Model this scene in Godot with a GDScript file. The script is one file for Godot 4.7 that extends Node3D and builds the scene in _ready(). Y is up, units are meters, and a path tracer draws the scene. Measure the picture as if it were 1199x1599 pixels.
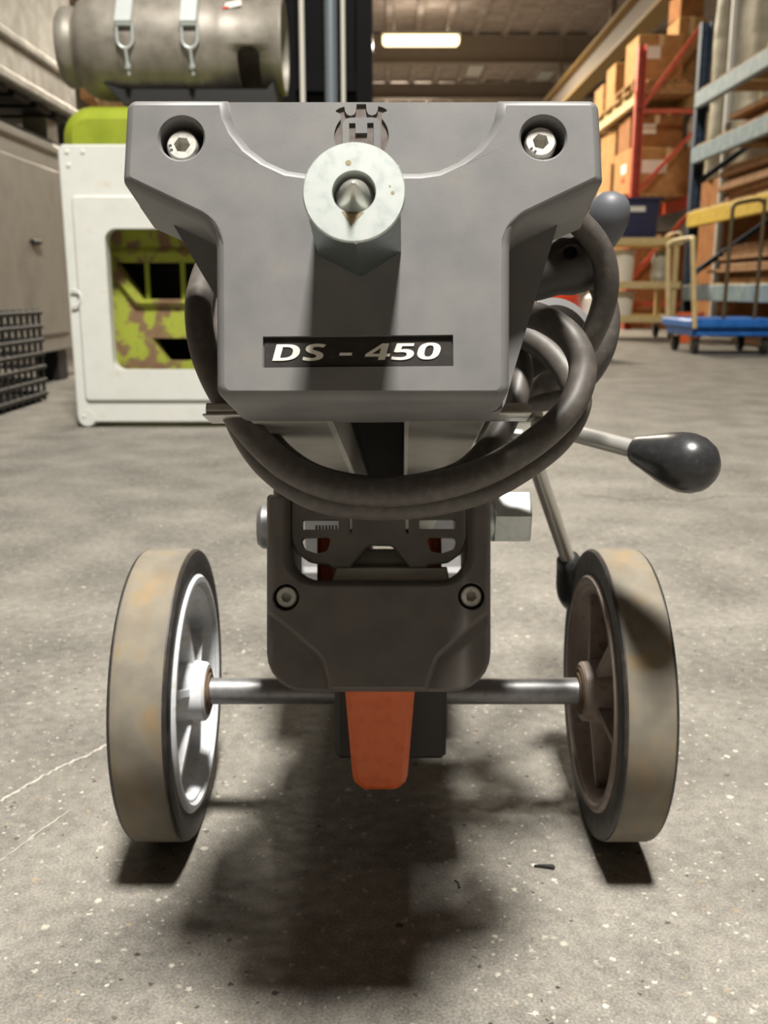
extends Node3D
# A core drill stand lying on its two wheels on the concrete floor of a warehouse.

class Sh:
	# collects triangles; close() turns the last closed solid the right way out
	var v := PackedVector3Array()
	var g := PackedInt32Array()
	var ng := 0
	var start := 0
	var x := Transform3D.IDENTITY

	func begin(t = Transform3D.IDENTITY):
		start = v.size()
		x = t

	func tri(a: Vector3, b: Vector3, c: Vector3, s := -1):
		v.append(x * a); v.append(x * b); v.append(x * c)
		g.append(s)

	func quad(a: Vector3, b: Vector3, c: Vector3, d: Vector3, s := -1):
		tri(a, b, c, s)
		tri(a, c, d, s)

	func close():
		var vol := 0.0
		var o := v[start]
		for i in range(start, v.size(), 3):
			vol += (v[i] - o).dot((v[i + 1] - o).cross(v[i + 2] - o))
		if vol > 0.0:
			for i in range(start, v.size(), 3):
				var k := v[i + 1]
				v[i + 1] = v[i + 2]
				v[i + 2] = k

	func inset(poly: PackedVector2Array, d: float) -> PackedVector2Array:
		var out := PackedVector2Array()
		var n := poly.size()
		for i in n:
			var e0 := (poly[i] - poly[(i + n - 1) % n]).normalized()
			var e1 := (poly[(i + 1) % n] - poly[i]).normalized()
			var n0 := Vector2(-e0.y, e0.x)
			var n1 := Vector2(-e1.y, e1.x)
			out.append(poly[i] + (n0 + n1) * d / maxf(0.35, 1.0 + n0.dot(n1)))
		return out

	# prof: [z, inset] rows from back to front
	func prism(poly_in: PackedVector2Array, prof: Array, t = Transform3D.IDENTITY, crease := 28.0):
		begin(t)
		var poly := poly_in.duplicate()
		if Geometry2D.is_polygon_clockwise(poly):
			poly.reverse()
		var n := poly.size()
		var rings := []
		for r in prof:
			rings.append(inset(poly, r[1]))
		var run := PackedInt32Array()
		run.resize(n)
		var k := 0
		for i in n:
			var e0 := poly[i] - poly[(i + n - 1) % n]
			var e1 := poly[(i + 1) % n] - poly[i]
			if absf(rad_to_deg(e0.angle_to(e1))) > crease:
				k += 1
			run[i] = k
		var e_last := poly[0] - poly[n - 1]
		if absf(rad_to_deg(e_last.angle_to(poly[1] - poly[0]))) <= crease:
			for i in n:
				if run[i] == k:
					run[i] = 0
		for j in prof.size() - 1:
			for i in n:
				var i2 := (i + 1) % n
				var a: Vector2 = rings[j][i]
				var b: Vector2 = rings[j][i2]
				var c: Vector2 = rings[j + 1][i2]
				var d: Vector2 = rings[j + 1][i]
				quad(Vector3(a.x, a.y, prof[j][0]), Vector3(b.x, b.y, prof[j][0]), Vector3(c.x, c.y, prof[j + 1][0]), Vector3(d.x, d.y, prof[j + 1][0]), ng + j * 64 + run[i] % 64)
		ng += 64 * prof.size()
		for e in [0, prof.size() - 1]:
			var q: PackedVector2Array = rings[e]
			var ix := Geometry2D.triangulate_polygon(q)
			var turn := 0.0
			for i in range(0, ix.size(), 3):
				turn += (q[ix[i + 1]] - q[ix[i]]).cross(q[ix[i + 2]] - q[ix[i]])
			for i in range(0, ix.size(), 3):
				var a := q[ix[i]]
				var b := q[ix[i + 1]]
				var c := q[ix[i + 2]]
				var z: float = prof[e][0]
				if (turn > 0.0) == (e > 0):
					tri(Vector3(a.x, a.y, z), Vector3(b.x, b.y, z), Vector3(c.x, c.y, z))
				else:
					tri(Vector3(a.x, a.y, z), Vector3(c.x, c.y, z), Vector3(b.x, b.y, z))
		close()

	# prof: [r, z] rows turned round the z axis
	func lathe(prof: Array, seg := 32, t = Transform3D.IDENTITY, loop := false, crease := 32.0):
		begin(t)
		var m := prof.size()
		var k := 0
		var last := m if loop else m - 1
		for j in last:
			var p: Array = prof[j]
			var q: Array = prof[(j + 1) % m]
			if j > 0:
				var o: Array = prof[j - 1]
				var e0 := Vector2(p[0] - o[0], p[1] - o[1])
				var e1 := Vector2(q[0] - p[0], q[1] - p[1])
				if absf(rad_to_deg(e0.angle_to(e1))) > crease:
					k += 1
			for i in seg:
				var a0 := TAU * i / seg
				var a1 := TAU * ((i + 1) % seg) / seg
				var a := Vector3(p[0] * cos(a0), p[0] * sin(a0), p[1])
				var b := Vector3(p[0] * cos(a1), p[0] * sin(a1), p[1])
				var c := Vector3(q[0] * cos(a1), q[0] * sin(a1), q[1])
				var d := Vector3(q[0] * cos(a0), q[0] * sin(a0), q[1])
				if p[0] > 0.0:
					tri(a, b, c, ng + k)
				if q[0] > 0.0:
					tri(a, c, d, ng + k)
				if p[0] > 0.0 and q[0] <= 0.0:
					pass
		ng += k + 1
		close()

	func tube(pts: Array, r, seg := 14, t = Transform3D.IDENTITY):
		begin(t)
		var n := pts.size()
		var rings := []
		var up := Vector3.UP
		for i in n:
			var p: Vector3 = pts[i]
			var d: Vector3 = (pts[mini(i + 1, n - 1)] - pts[maxi(i - 1, 0)]).normalized()
			if i == 0 and absf(d.dot(up)) > 0.9:
				up = Vector3.RIGHT
			up = (up - d * d.dot(up)).normalized()
			var side := d.cross(up)
			var rr: float = r[i] if r is Array else r
			var ring := PackedVector3Array()
			for k in seg:
				var a := TAU * k / seg
				ring.append(p + (up * cos(a) + side * sin(a)) * rr)
			rings.append(ring)
		for i in n - 1:
			for k in seg:
				var k2 := (k + 1) % seg
				quad(rings[i][k], rings[i][k2], rings[i + 1][k2], rings[i + 1][k], ng)
		for k in seg:
			var k2 := (k + 1) % seg
			tri(pts[0], rings[0][k2], rings[0][k])
			tri(pts[n - 1], rings[n - 1][k], rings[n - 1][k2])
		ng += 1
		close()

	func box(size: Vector3, at := Vector3.ZERO, bevel := 0.0, turn := Basis.IDENTITY):
		var h := size / 2.0
		var b := minf(bevel, minf(h.x, minf(h.y, h.z)) * 0.6)
		var poly := PackedVector2Array()
		if b > 0.0:
			for q in [[h.x - b, -h.y], [h.x, -h.y + b], [h.x, h.y - b], [h.x - b, h.y], [-h.x + b, h.y], [-h.x, h.y - b], [-h.x, -h.y + b], [-h.x + b, -h.y]]:
				poly.append(Vector2(q[0], q[1]))
			prism(poly, [[-h.z, b], [-h.z + b, 0.0], [h.z - b, 0.0], [h.z, b]], Transform3D(turn, at))
		else:
			for q in [[h.x, -h.y], [h.x, h.y], [-h.x, h.y], [-h.x, -h.y]]:
				poly.append(Vector2(q[0], q[1]))
			prism(poly, [[-h.z, 0.0], [h.z, 0.0]], Transform3D(turn, at))

	# a bar of rectangular section from a to b
	func bar(a: Vector3, b: Vector3, w: float, h: float, up := Vector3.UP, bevel := 0.0):
		var d := b - a
		var z := d.normalized()
		if absf(z.dot(up)) > 0.98:
			up = Vector3.RIGHT
		var x_ := up.cross(z).normalized()
		box(Vector3(w, h, d.length()), (a + b) / 2.0, bevel, Basis(x_, z.cross(x_), z))

	func mesh() -> ArrayMesh:
		var st := SurfaceTool.new()
		st.begin(Mesh.PRIMITIVE_TRIANGLES)
		for i in g.size():
			st.set_smooth_group(g[i])
			for k in 3:
				st.add_vertex(v[i * 3 + k])
		st.generate_normals()
		st.index()
		return st.commit()


var used := {}


func numbered(n: String) -> String:
	if not used.has(n):
		used[n] = 0
		return n
	used[n] += 1
	return "%s_%03d" % [n, used[n]]


func tag(o: Node, label: String, category: String, group := "", kind := "") -> Node:
	o.set_meta("label", label)
	if category:
		o.set_meta("category", category)
	if group:
		o.set_meta("group", group)
	if kind:
		o.set_meta("kind", kind)
	return o


func obj(called: String, sh, m: Material, parent: Node = self, at := Transform3D.IDENTITY) -> MeshInstance3D:
	var o := MeshInstance3D.new()
	o.name = numbered(called) if parent == self else called
	o.mesh = sh.mesh() if sh is Sh else sh
	o.material_override = m
	o.transform = at
	o.cast_shadow = GeometryInstance3D.SHADOW_CASTING_SETTING_ON
	parent.add_child(o, true)
	return o


func thing(called: String, label: String, category: String, at := Vector3.ZERO, turn := 0.0, group := "") -> Node3D:
	var o := Node3D.new()
	o.name = numbered(called)
	add_child(o, true)
	o.position = at
	o.rotation.y = turn
	tag(o, label, category, group)
	return o


func struct(called: String, sh, m: Material, label := "") -> MeshInstance3D:
	var o := obj(called, sh, m)
	o.set_meta("kind", "structure")
	if label:
		o.set_meta("label", label)
	return o


func sub(called: String, sh, m: Material, parent: Node, op := CSGShape3D.OPERATION_UNION, at := Transform3D.IDENTITY) -> CSGMesh3D:
	var o := CSGMesh3D.new()
	o.name = called
	o.mesh = sh.mesh()
	o.material = m
	o.operation = op
	o.transform = at
	parent.add_child(o, true)
	return o


func combo(called: String, parent: Node, at := Transform3D.IDENTITY) -> CSGCombiner3D:
	var o := CSGCombiner3D.new()
	o.name = numbered(called) if parent == self else called
	o.transform = at
	parent.add_child(o, true)
	return o


# ---------------------------------------------------------------- materials
var tex_cache := {}


func noise_tex(seed_: int, freq: float, stops: Array, octaves := 4, size := 512, kind := FastNoiseLite.TYPE_SIMPLEX_SMOOTH) -> NoiseTexture2D:
	var key := str([seed_, freq, stops, octaves, size, kind])
	if tex_cache.has(key):
		return tex_cache[key]
	var n := FastNoiseLite.new()
	n.seed = seed_
	n.frequency = freq
	n.noise_type = kind
	n.fractal_octaves = octaves
	var t := NoiseTexture2D.new()
	t.width = size
	t.height = size
	t.seamless = true
	t.noise = n
	var gr := Gradient.new()
	var off := PackedFloat32Array()
	var col := PackedColorArray()
	for s in stops:
		off.append(s[0])
		col.append(s[1])
	gr.offsets = off
	gr.colors = col
	t.color_ramp = gr
	tex_cache[key] = t
	return t


func bump_tex(seed_: int, freq: float, strength: float, octaves := 3) -> NoiseTexture2D:
	var key := str(["b", seed_, freq, strength, octaves])
	if tex_cache.has(key):
		return tex_cache[key]
	var n := FastNoiseLite.new()
	n.seed = seed_
	n.frequency = freq
	n.fractal_octaves = octaves
	var t := NoiseTexture2D.new()
	t.width = 512
	t.height = 512
	t.seamless = true
	t.as_normal_map = true
	t.bump_strength = strength
	t.noise = n
	tex_cache[key] = t
	return t


func mat(c: Color, rough := 0.6, metal := 0.0) -> StandardMaterial3D:
	var m := StandardMaterial3D.new()
	m.albedo_color = c
	m.roughness = rough
	m.metallic = metal
	return m


func rgb(r: int, g: int, b: int) -> Color:
	return Color8(r, g, b)


# a worn material: noise colours laid on by three planes, tile metres to a repeat
func worn(stops: Array, tile: float, rough := 0.6, metal := 0.0, seed_ := 1, freq := 0.012, bump := 0.0, bump_freq := 0.2, octaves := 5) -> StandardMaterial3D:
	var m := mat(Color.WHITE, rough, metal)
	m.albedo_texture = noise_tex(seed_, freq, stops, octaves)
	m.uv1_triplanar = true
	m.uv1_scale = Vector3.ONE / tile
	if bump > 0.0:
		m.normal_enabled = true
		m.normal_texture = bump_tex(3, bump_freq, 4.0)
		m.normal_scale = bump
	return m


func floor_material() -> StandardMaterial3D:
	var size := 2048
	var a := noise_bytes(11, 0.004, 5, size)
	var b := noise_bytes(12, 0.05, 4, size)
	var c := noise_bytes(13, 0.35, 2, size)
	var data := PackedByteArray()
	data.resize(size * size * 3)
	for i in size * size:
		var k := 0.60 + (a[i] - 128) * 0.0007 + (b[i] - 128) * 0.0006 + (c[i] - 128) * 0.0011
		if b[i] > 178:
			k -= (b[i] - 178) * 0.0012
		var l := clampf(k, 0.0, 1.0) * 255.0
		data[i * 3] = int(l)
		data[i * 3 + 1] = int(l * 0.972)
		data[i * 3 + 2] = int(l * 0.925)
	var im := Image.create_from_data(size, size, false, Image.FORMAT_RGB8, data)
	var rng := RandomNumberGenerator.new()
	rng.seed = 77
	for i in 15000:
		var cx := rng.randi_range(4, size - 9)
		var cy := rng.randi_range(4, size - 9)
		var big := rng.randf()
		var r := 1 if big < 0.80 else (2 if big < 0.985 else 3)
		var tone := rng.randf()
		var col := Color(0.95, 0.93, 0.87) if tone < 0.7 else (Color(0.74, 0.66, 0.54) if tone < 0.88 else Color(0.22, 0.20, 0.18))
		var share := rng.randf_range(0.3, 1.0)
		for y in range(-r, r + 1):
			for x in range(-r, r + 1):
				if x * x + y * y <= r * r + rng.randi_range(-1, 1):
					im.set_pixel(cx + x, cy + y, im.get_pixel(cx + x, cy + y).lerp(col, share))
	im.generate_mipmaps()
	var m := mat(rgb(200, 199, 197), 0.62)
	m.albedo_texture = ImageTexture.create_from_image(im)
	m.uv1_triplanar = true
	m.uv1_world_triplanar = true
	m.uv1_scale = Vector3.ONE / 1.55
	m.normal_enabled = true
	m.normal_texture = bump_tex(5, 0.12, 5.0)
	m.normal_scale = 0.12
	return m


func noise_bytes(seed_: int, freq: float, octaves: int, size: int) -> PackedByteArray:
	var n := FastNoiseLite.new()
	n.seed = seed_
	n.frequency = freq
	n.fractal_octaves = octaves
	return n.get_seamless_image(size, size).get_data()


func spline(pts: Array, per := 10) -> Array:
	var out := []
	var n := pts.size()
	for i in n - 1:
		var p0: Vector3 = pts[maxi(i - 1, 0)]
		var p1: Vector3 = pts[i]
		var p2: Vector3 = pts[i + 1]
		var p3: Vector3 = pts[mini(i + 2, n - 1)]
		for k in per:
			out.append(p1.cubic_interpolate(p2, p0, p3, float(k) / per))
	out.append(pts[n - 1])
	return out


# local z along d
func along(at: Vector3, d: Vector3, up := Vector3.UP) -> Transform3D:
	var z := d.normalized()
	if absf(z.dot(up)) > 0.98:
		up = Vector3.RIGHT
	var x := up.cross(z).normalized()
	return Transform3D(Basis(x, z.cross(x), z), at)


func ngon(n: int, r: float, turn := 0.0, c := Vector2.ZERO) -> PackedVector2Array:
	var p := PackedVector2Array()
	for i in n:
		p.append(c + Vector2(cos(turn + TAU * i / n), sin(turn + TAU * i / n)) * r)
	return p


func lettering(text: String, width: float, height: float, depth: float, slant: float, m: Material, parent: Node, at: Transform3D, called := "lettering") -> MeshInstance3D:
	var f := SystemFont.new()
	f.font_names = PackedStringArray(["Droid Sans"])
	f.font_weight = 700
	var t := TextMesh.new()
	t.text = text
	t.font = f
	t.font_size = 64
	t.pixel_size = 0.01
	t.depth = 0.1
	t.curve_step = 1.0
	var arr := t.get_mesh_arrays()
	var box := t.get_aabb()
	var vs: PackedVector3Array = arr[Mesh.ARRAY_VERTEX]
	for i in vs.size():
		var q := (vs[i] - box.position) / box.size
		vs[i] = Vector3((q.x - 0.5) * width + (q.y - 0.5) * height * slant, (q.y - 0.5) * height, q.z * depth)
	arr[Mesh.ARRAY_VERTEX] = vs
	var st := ArrayMesh.new()
	st.add_surface_from_arrays(Mesh.PRIMITIVE_TRIANGLES, arr)
	return obj(called, st, m, parent, at)


var M := {}


func make_materials():
	M.cover = worn([[0.0, rgb(103, 102, 103)], [0.5, rgb(112, 111, 111)], [0.78, rgb(116, 115, 114)], [1.0, rgb(122, 117, 113)]], 0.16, 0.5, 0.0, 4, 0.01, 0.022, 0.6)
	M.bracket = worn([[0.0, rgb(92, 88, 85)], [0.6, rgb(102, 98, 94)], [1.0, rgb(108, 101, 94)]], 0.16, 0.52, 0.0, 6, 0.012, 0.022, 0.6)
	M.dirt = worn([[0.0, rgb(90, 78, 73)], [0.5, rgb(106, 98, 94)], [1.0, rgb(114, 108, 105)]], 0.03, 0.85, 0.0, 9)
	M.zinc = worn([[0.0, rgb(190, 198, 196)], [0.45, rgb(208, 215, 213)], [1.0, rgb(216, 221, 218)]], 0.06, 0.42, 0.5, 12, 0.016)
	M.zinc.albedo_color = Color(0.95, 0.95, 0.95)
	M.hex_shaded = worn([[0.0, rgb(128, 138, 138)], [0.6, rgb(150, 160, 160)], [1.0, rgb(140, 138, 130)]], 0.05, 0.34, 0.9, 13)  # bolt sides darker than the turned face: their shade is in this colour
	M.steel = worn([[0.0, rgb(186, 184, 178)], [0.6, rgb(212, 210, 204)], [1.0, rgb(190, 182, 170)]], 0.03, 0.5, 0.35, 14)
	M.chrome = mat(rgb(214, 214, 212), 0.16, 1.0)
	M.rod = mat(rgb(200, 198, 193), 0.34, 0.6)
	M.axle = worn([[0.0, rgb(128, 128, 130)], [0.6, rgb(150, 150, 152)], [1.0, rgb(140, 136, 130)]], 0.05, 0.46, 0.7, 17)
	M.aluminium = worn([[0.0, rgb(172, 170, 164)], [0.6, rgb(188, 186, 180)], [1.0, rgb(176, 170, 160)]], 0.2, 0.45, 0.35, 18)
	M.black_plastic = mat(rgb(38, 37, 37), 0.36)
	M.black = mat(rgb(24, 23, 23), 0.6)
	M.knob = worn([[0.0, rgb(40, 40, 42)], [0.7, rgb(50, 50, 52)], [0.9, rgb(66, 65, 64)], [1.0, rgb(92, 88, 84)]], 0.05, 0.3, 0.0, 21, 0.02)
	M.knob_gray = mat(rgb(88, 90, 96), 0.5)
	M.cable = worn([[0.0, rgb(68, 64, 61)], [0.55, rgb(82, 77, 73)], [0.8, rgb(96, 89, 82)], [1.0, rgb(112, 103, 94)]], 0.06, 0.5, 0.0, 22, 0.02, 0.05, 0.3)
	M.plug = mat(rgb(52, 49, 47), 0.5)
	M.orange = worn([[0.0, rgb(214, 96, 44)], [0.6, rgb(228, 108, 52)], [1.0, rgb(220, 112, 62)]], 0.08, 0.42, 0.0, 24)
	M.tread = worn([[0.0, rgb(96, 91, 83)], [0.45, rgb(116, 110, 99)], [0.62, rgb(126, 119, 106)], [0.78, rgb(130, 116, 94)], [1.0, rgb(148, 120, 82)]], 0.24, 0.85, 0.0, 26, 0.011)
	M.sidewall = worn([[0.0, rgb(36, 34, 33)], [0.6, rgb(48, 45, 43)], [0.85, rgb(70, 62, 54)], [1.0, rgb(96, 74, 58)]], 0.09, 0.5, 0.0, 27, 0.012)
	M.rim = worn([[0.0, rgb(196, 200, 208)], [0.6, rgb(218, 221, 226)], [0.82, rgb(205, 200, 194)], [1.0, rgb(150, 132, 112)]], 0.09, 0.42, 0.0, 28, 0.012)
	M.rim_dirty_shaded = worn([[0.0, rgb(120, 108, 100)], [0.6, rgb(144, 132, 124)], [1.0, rgb(112, 86, 72)]], 0.09, 0.5, 0.0, 30, 0.012)  # dirt, plus the shade of the inner wheel face put into the colour
	M.rust_tan = worn([[0.0, rgb(128, 112, 84)], [0.6, rgb(160, 148, 118)], [1.0, rgb(132, 108, 78)]], 0.01, 0.8, 0.0, 39)
	M.point = mat(rgb(206, 204, 196), 0.26, 0.65)
	M.rust = worn([[0.0, rgb(74, 60, 48)], [0.6, rgb(104, 84, 64)], [1.0, rgb(132, 106, 76)]], 0.04, 0.8, 0.2, 29)
	M.print_white = mat(rgb(226, 222, 212), 0.7)
	M.white_paint = worn([[0.0, rgb(203, 205, 199)], [0.7, rgb(210, 211, 206)], [0.93, rgb(206, 204, 195)], [1.0, rgb(196, 186, 166)]], 0.5, 0.42, 0.0, 31)
	M.lime = worn([[0.0, rgb(128, 142, 34)], [0.5, rgb(144, 156, 42)], [1.0, rgb(132, 144, 44)]], 0.8, 0.45, 0.0, 33)
	M.lime_rust = worn([[0.0, rgb(112, 84, 62)], [0.38, rgb(122, 96, 70)], [0.46, rgb(122, 112, 60)], [0.54, rgb(146, 150, 56)], [0.75, rgb(150, 160, 48)], [1.0, rgb(138, 146, 62)]], 0.55, 0.7, 0.0, 34, 0.014)
	M.gray_metal = worn([[0.0, rgb(150, 144, 134)], [0.5, rgb(170, 164, 154)], [1.0, rgb(158, 150, 138)]], 1.4, 0.5, 0.1, 36, 0.008)
	M.bin_metal = worn([[0.0, rgb(142, 138, 130)], [0.5, rgb(176, 172, 164)], [0.8, rgb(196, 194, 188)], [1.0, rgb(170, 164, 154)]], 0.7, 0.42, 0.35, 37, 0.01)
	M.cast_steel = worn([[0.0, rgb(112, 106, 98)], [0.5, rgb(136, 130, 120)], [1.0, rgb(152, 146, 136)]], 0.4, 0.5, 0.25, 38, 0.012)
	M.wood = worn([[0.0, rgb(128, 98, 62)], [0.5, rgb(160, 126, 82)], [1.0, rgb(184, 150, 102)]], 0.5, 0.8, 0.0, 40)
	M.carton = worn([[0.0, rgb(154, 112, 64)], [0.5, rgb(170, 127, 76)], [1.0, rgb(180, 138, 86)]], 0.9, 0.8, 0.0, 41)
	M.carton_dark = worn([[0.0, rgb(128, 82, 40)], [0.5, rgb(144, 94, 48)], [1.0, rgb(156, 106, 58)]], 0.9, 0.8, 0.0, 42)
	M.sheet = worn([[0.0, rgb(120, 88, 58)], [0.5, rgb(148, 112, 78)], [1.0, rgb(172, 136, 100)]], 0.5, 0.85, 0.0, 43)
	M.tape = mat(rgb(206, 178, 132), 0.35)
	M.paper = mat(rgb(226, 222, 212), 0.7)
	M.red_paint = worn([[0.0, rgb(168, 62, 40)], [0.6, rgb(192, 76, 50)], [1.0, rgb(180, 84, 62)]], 0.5, 0.5, 0.0, 45)
	M.blue_paint = worn([[0.0, rgb(40, 58, 78)], [0.6, rgb(52, 72, 94)], [1.0, rgb(80, 92, 102)]], 0.5, 0.5, 0.0, 46)
	M.slate_paint = worn([[0.0, rgb(106, 128, 142)], [0.6, rgb(128, 148, 156)], [1.0, rgb(160, 166, 160)]], 0.6, 0.5, 0.0, 47)
	M.yellow_paint = worn([[0.0, rgb(190, 158, 50)], [0.6, rgb(214, 182, 66)], [1.0, rgb(198, 168, 90)]], 0.6, 0.5, 0.0, 48)
	M.beige_paint = worn([[0.0, rgb(186, 164, 112)], [0.6, rgb(206, 184, 132)], [1.0, rgb(190, 170, 130)]], 0.5, 0.5, 0.0, 49)
	M.platform_blue = worn([[0.0, rgb(20, 84, 160)], [0.6, rgb(34, 104, 186)], [1.0, rgb(60, 116, 180)]], 0.5, 0.45, 0.0, 50)
	M.navy = mat(rgb(38, 44, 78), 0.4)
	M.ceiling = worn([[0.0, rgb(140, 126, 118)], [0.6, rgb(162, 148, 140)], [1.0, rgb(176, 164, 156)]], 3.0, 0.8, 0.0, 52)
	M.beam = mat(rgb(150, 138, 126), 0.7)
	M.ochre = mat(rgb(150, 118, 60), 0.6)
	M.wall = worn([[0.0, rgb(116, 108, 100)], [1.0, rgb(140, 132, 122)]], 3.0, 0.85, 0.0, 53)
	M.wrap = worn([[0.0, rgb(150, 146, 130)], [0.5, rgb(174, 170, 154)], [1.0, rgb(196, 192, 178)]], 1.0, 0.35, 0.0, 54)
	M.red_plastic = mat(rgb(204, 62, 34), 0.4)
	M.white_plastic = mat(rgb(226, 222, 210), 0.4)
	M.rubber = mat(rgb(36, 34, 32), 0.7)
	M.handle_steel = mat(rgb(96, 84, 64), 0.45, 0.5)
	var lens := mat(rgb(255, 246, 226), 0.5)
	lens.emission_enabled = true
	lens.emission = Color(1.0, 0.9, 0.68)
	lens.emission_energy_multiplier = 3.2
	M.lens = lens


# ---------------------------------------------------------------- the stand
var S := Transform3D(Basis(Vector3(0.9998, 0.0100, 0.0178), Vector3(-0.0042, 0.9537, -0.3008), Vector3(-0.0200, 0.3007, 0.9535)), Vector3(-0.0087, 0.4048, -0.3970))
var B := Transform3D(Basis(Vector3(0.9998, 0.0100, 0.0178), Vector3(-0.0042, 0.9537, -0.3008), Vector3(-0.0200, 0.3007, 0.9535)), Vector3(-0.0036, 0.1927, -0.5483))
const SUB := CSGShape3D.OPERATION_SUBTRACTION


func screw(parent: Node, at: Transform3D, r: float, text := true):
	# a socket head cap screw, head face at z = 0 looking along +z
	var c := combo("screw", parent, at)
	var h := Sh.new()
	h.lathe([[0.0, -0.014], [r, -0.014], [r, -0.0009], [r - 0.0008, 0.0], [0.0, 0.0]], 40)
	sub("head", h, M.steel, c)
	var s := Sh.new()
	s.prism(ngon(6, r * 0.52, 0.3), [[-0.0052, 0.0], [0.002, 0.0]])
	sub("socket", s, M.steel, c, SUB)
	c.set_meta("label", "steel socket head screw")
	return c


func build_stand():
	var st := thing("drill_stand", "grey core drill stand lying on two wheels, with model plate and crank handle", "drill stand", Vector3(0, 0, -0.63))
	var off := Transform3D(Basis.IDENTITY, -st.position)
	var s := off * S
	# --- head cover
	var cover := combo("head_cover", st, s)
	var a := Sh.new()
	var outline := PackedVector2Array([Vector2(0.09076, 0.04577), Vector2(0.09169, 0.04566), Vector2(0.09256, 0.04533), Vector2(0.09335, 0.04482), Vector2(0.09401, 0.04414), Vector2(0.09452, 0.04333), Vector2(0.09484, 0.04242), Vector2(0.09497, 0.04146), Vector2(0.09576, 0.01375), Vector2(0.09567, 0.01271), Vector2(0.09535, 0.01172), Vector2(0.09482, 0.01083), Vector2(0.09410, 0.01009), Vector2(0.09323, 0.00955), Vector2(0.06573, -0.00352), Vector2(0.06331, -0.00503), Vector2(0.06128, -0.00705), Vector2(0.05973, -0.00948), Vector2(0.05875, -0.01220), Vector2(0.05839, -0.01507), Vector2(0.05739, -0.06986), Vector2(0.05721, -0.07120), Vector2(0.05675, -0.07247), Vector2(0.05603, -0.07361), Vector2(0.05507, -0.07456), Vector2(0.05393, -0.07526), Vector2(0.05267, -0.07570), Vector2(0.05135, -0.07584), Vector2(-0.05149, -0.07500), Vector2(-0.05283, -0.07484), Vector2(-0.05410, -0.07438), Vector2(-0.05525, -0.07365), Vector2(-0.05621, -0.07268), Vector2(-0.05694, -0.07153), Vector2(-0.05740, -0.07024), Vector2(-0.05757, -0.06889), Vector2(-0.05832, -0.01374), Vector2(-0.05867, -0.01084), Vector2(-0.05965, -0.00808), Vector2(-0.06121, -0.00560), Vector2(-0.06326, -0.00351), Vector2(-0.06570, -0.00194), Vector2(-0.09362, 0.01194), Vector2(-0.09450, 0.01251), Vector2(-0.09523, 0.01327), Vector2(-0.09577, 0.01419), Vector2(-0.09609, 0.01520), Vector2(-0.09618, 0.01625), Vector2(-0.09524, 0.04422), Vector2(-0.09510, 0.04519), Vector2(-0.09477, 0.04610), Vector2(-0.09425, 0.04690), Vector2(-0.09357, 0.04757), Vector2(-0.09276, 0.04806), Vector2(-0.09187, 0.04836), Vector2(-0.09092, 0.04846)])
	a.prism(outline, [[-0.028, 0.0], [-0.0045, 0.0]])
	sub("body", a, M.cover, cover)
	a = Sh.new()
	var raised := PackedVector2Array([Vector2(0.09076, 0.04577), Vector2(0.09169, 0.04566), Vector2(0.09256, 0.04533), Vector2(0.09335, 0.04482), Vector2(0.09401, 0.04414), Vector2(0.09452, 0.04333), Vector2(0.09484, 0.04242), Vector2(0.09497, 0.04146), Vector2(0.09576, 0.01375), Vector2(0.09567, 0.01271), Vector2(0.09535, 0.01172), Vector2(0.09482, 0.01083), Vector2(0.09410, 0.01009), Vector2(0.09323, 0.00955), Vector2(0.06573, -0.00352), Vector2(0.06331, -0.00503), Vector2(0.06128, -0.00705), Vector2(0.05973, -0.00948), Vector2(0.05875, -0.01220), Vector2(0.05839, -0.01507), Vector2(0.05739, -0.06986), Vector2(0.05721, -0.07120), Vector2(0.05675, -0.07247), Vector2(0.05603, -0.07361), Vector2(0.05507, -0.07456), Vector2(0.05393, -0.07526), Vector2(0.05267, -0.07570), Vector2(0.05135, -0.07584), Vector2(-0.05149, -0.07500), Vector2(-0.05283, -0.07484), Vector2(-0.05410, -0.07438), Vector2(-0.05525, -0.07365), Vector2(-0.05621, -0.07268), Vector2(-0.05694, -0.07153), Vector2(-0.05740, -0.07024), Vector2(-0.05757, -0.06889), Vector2(-0.05832, -0.01374), Vector2(-0.05867, -0.01084), Vector2(-0.05965, -0.00808), Vector2(-0.06121, -0.00560), Vector2(-0.06326, -0.00351), Vector2(-0.06570, -0.00194), Vector2(-0.09362, 0.01194), Vector2(-0.09450, 0.01251), Vector2(-0.09523, 0.01327), Vector2(-0.09577, 0.01419), Vector2(-0.09609, 0.01520), Vector2(-0.09618, 0.01625), Vector2(-0.09524, 0.04422), Vector2(-0.09510, 0.04519), Vector2(-0.09477, 0.04610), Vector2(-0.09425, 0.04690), Vector2(-0.09357, 0.04757), Vector2(-0.09276, 0.04806), Vector2(-0.09187, 0.04836), Vector2(-0.09092, 0.04846), Vector2(-0.05406, 0.04791), Vector2(-0.05271, 0.04018), Vector2(-0.05009, 0.03430), Vector2(-0.04517, 0.02788), Vector2(-0.03797, 0.02224), Vector2(-0.02978, 0.01845), Vector2(-0.02263, 0.01730), Vector2(0.02316, 0.01670), Vector2(0.03027, 0.01765), Vector2(0.03842, 0.02122), Vector2(0.04559, 0.02664), Vector2(0.05048, 0.03289), Vector2(0.05310, 0.03866), Vector2(0.05448, 0.04631)])
	a.prism(raised, [[-0.0045, 0.0], [-0.0030, 0.0004], [-0.0014, 0.0014], [-0.0004, 0.0026], [0.0, 0.0036]])
	sub("shoulders", a, M.cover, cover)
	a = Sh.new()
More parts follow.
